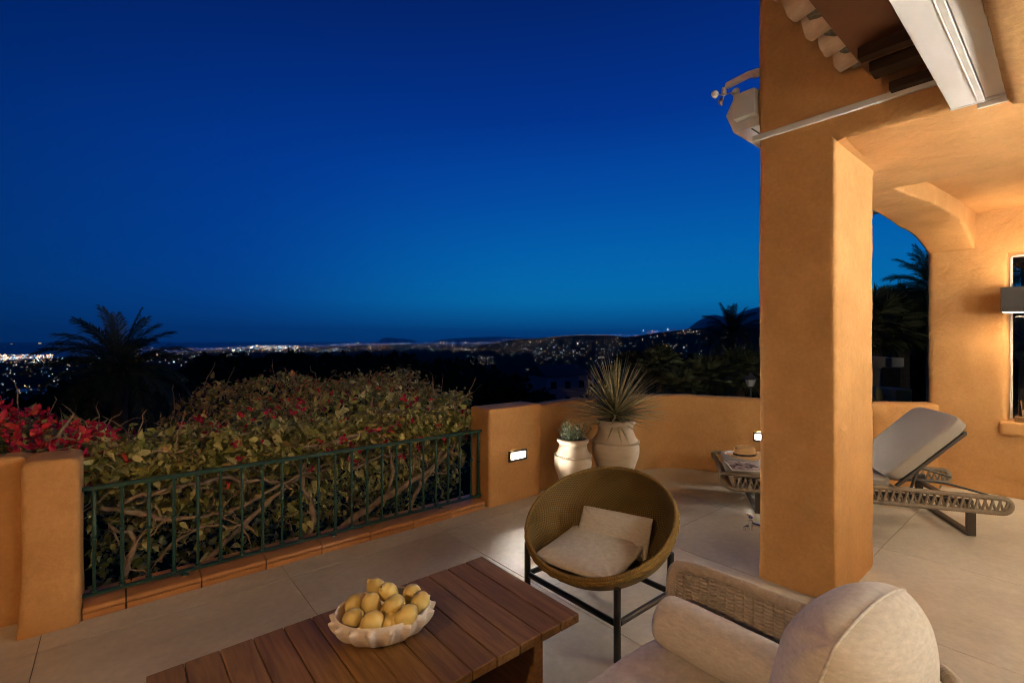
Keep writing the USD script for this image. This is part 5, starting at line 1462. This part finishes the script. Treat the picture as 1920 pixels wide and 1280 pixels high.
def globe(label, c, ztop, glow, r=.075, cap=0):
    g_ = thing('unseen_globe_lamp', label, 'lamp', c)
    m = trimesh.creation.icosphere(2, r); m.apply_translation(c)
    add('globe', m, glow, g_, smooth=True)
    add('cord', tube(np.array([(c[0], c[1], c[2] + r + .02), (c[0], c[1], ztop)]), .004, 6), BLACK, g_)
    if cap:
        add('shade', lathe([(.02, c[2] + r + .05), (cap, c[2] + r * .55), (cap - .004, c[2] + r * .55 - .003), (.02, c[2] + r + .044)], 40, (c[0], c[1], 0)), BRONZE, g_, smooth=40)  # opaque cap shapes the light, keeping it off soffit and ceiling
    add('cap', lathe([(0, c[2] + r + .03), (.02, c[2] + r + .028), (.024, c[2] + r - .004)], 14, (c[0], c[1], 0)), BRONZE, g_, smooth=40)
globe('unseen globe lamp under the porch beam, placed to light the pillar side and floor', (3.14, -.68, 2.10), 2.46, GLOBE_GLOW, .07, .20)  # out of view, lights the chair, pillar side and floor
globe('second unseen globe lamp deep in the porch, placed to light the back wall and floor', (5.0, -.95, 2.05), ZC, GLOBE_GLOW_E, .07, .20)  # out of view, brightens the back wall, lounger and floor
wl = thing('unseen_wall_lamp', 'unseen globe wall lamp on a long bracket, placed to light the hedge and left pier', 'lamp', (-2.1, .50, 2.25))  # out of view, placed to light hedge, left pier and pillar front
m = trimesh.creation.icosphere(2, .075); m.apply_translation((-2.1, .50, 2.25)); add('globe', m, GLOBE_GLOW_B, wl, smooth=True)
add('bracket', tube(spline([(-2.1, .15, 2.41), (-2.1, .24, 2.36), (-2.1, .40, 2.36), (-2.1, .50, 2.32)], 16), .012, 8), BRONZE, wl, smooth=True)
def unseen_floor_lamp(label, x, y, z, glow):
    f_ = thing('unseen_floor_lamp', label, 'lamp', (x, y, 0))
    m = trimesh.creation.icosphere(2, .15); m.apply_translation((x, y, z)); add('globe', m, glow, f_, smooth=True)
    add('stand', lathe([(0, .001), (.14, .002), (.14, .02), (.012, .03), (.012, z - .16), (.03, z - .15), (0, z - .145)], 24, (x, y, 0)), BRONZE, f_, smooth=40)
up = thing('unseen_uplighter', 'unseen tall floor lamp with a metal bowl, placed to light the underside of the beam', 'lamp', (2.97, -1.6, 0))  # out of view, throws light up onto the beam underside
m = trimesh.creation.icosphere(2, .10); m.apply_translation((2.97, -1.6, 1.50)); add('globe', m, GLOBE_GLOW_C, up, smooth=True)
add('bowl', lathe([(.03, 1.37), (.10, 1.385), (.16, 1.43), (.185, 1.495), (.182, 1.495), (.157, 1.433), (.098, 1.389), (.03, 1.374)], 40, (2.97, -1.6, 0)), BRONZE, up, smooth=50)  # bowl masks the unseen lamp below its rim
add('stand', lathe([(0, .001), (.14, .002), (.14, .02), (.012, .03), (.012, 1.36), (.03, 1.372), (0, 1.373)], 24, (2.97, -1.6, 0)), BRONZE, up, smooth=40)
unseen_floor_lamp('unseen floor lamp behind the sofa, placed to light the pots and potted plants', 1.2, -1.7, 1.25, GLOBE_GLOW_D)  # out of view behind the sofa, lights pots and plants from the front
# ------------------------------------------------------------------ air over the coast
hz_ = usdkit.mesh(stage, '/World/haze', box(-75000, 75000, -75000, 75000, -170, 1900), M('evening_air', {'v': ('principled_volume', {'color': (.85, .9, .95), 'density': 1.7e-5, 'anisotropy': .2})}, [], volume='v.volume'))
tag(hz_, 'thin evening haze over the coast', 'haze', kind='stuff')
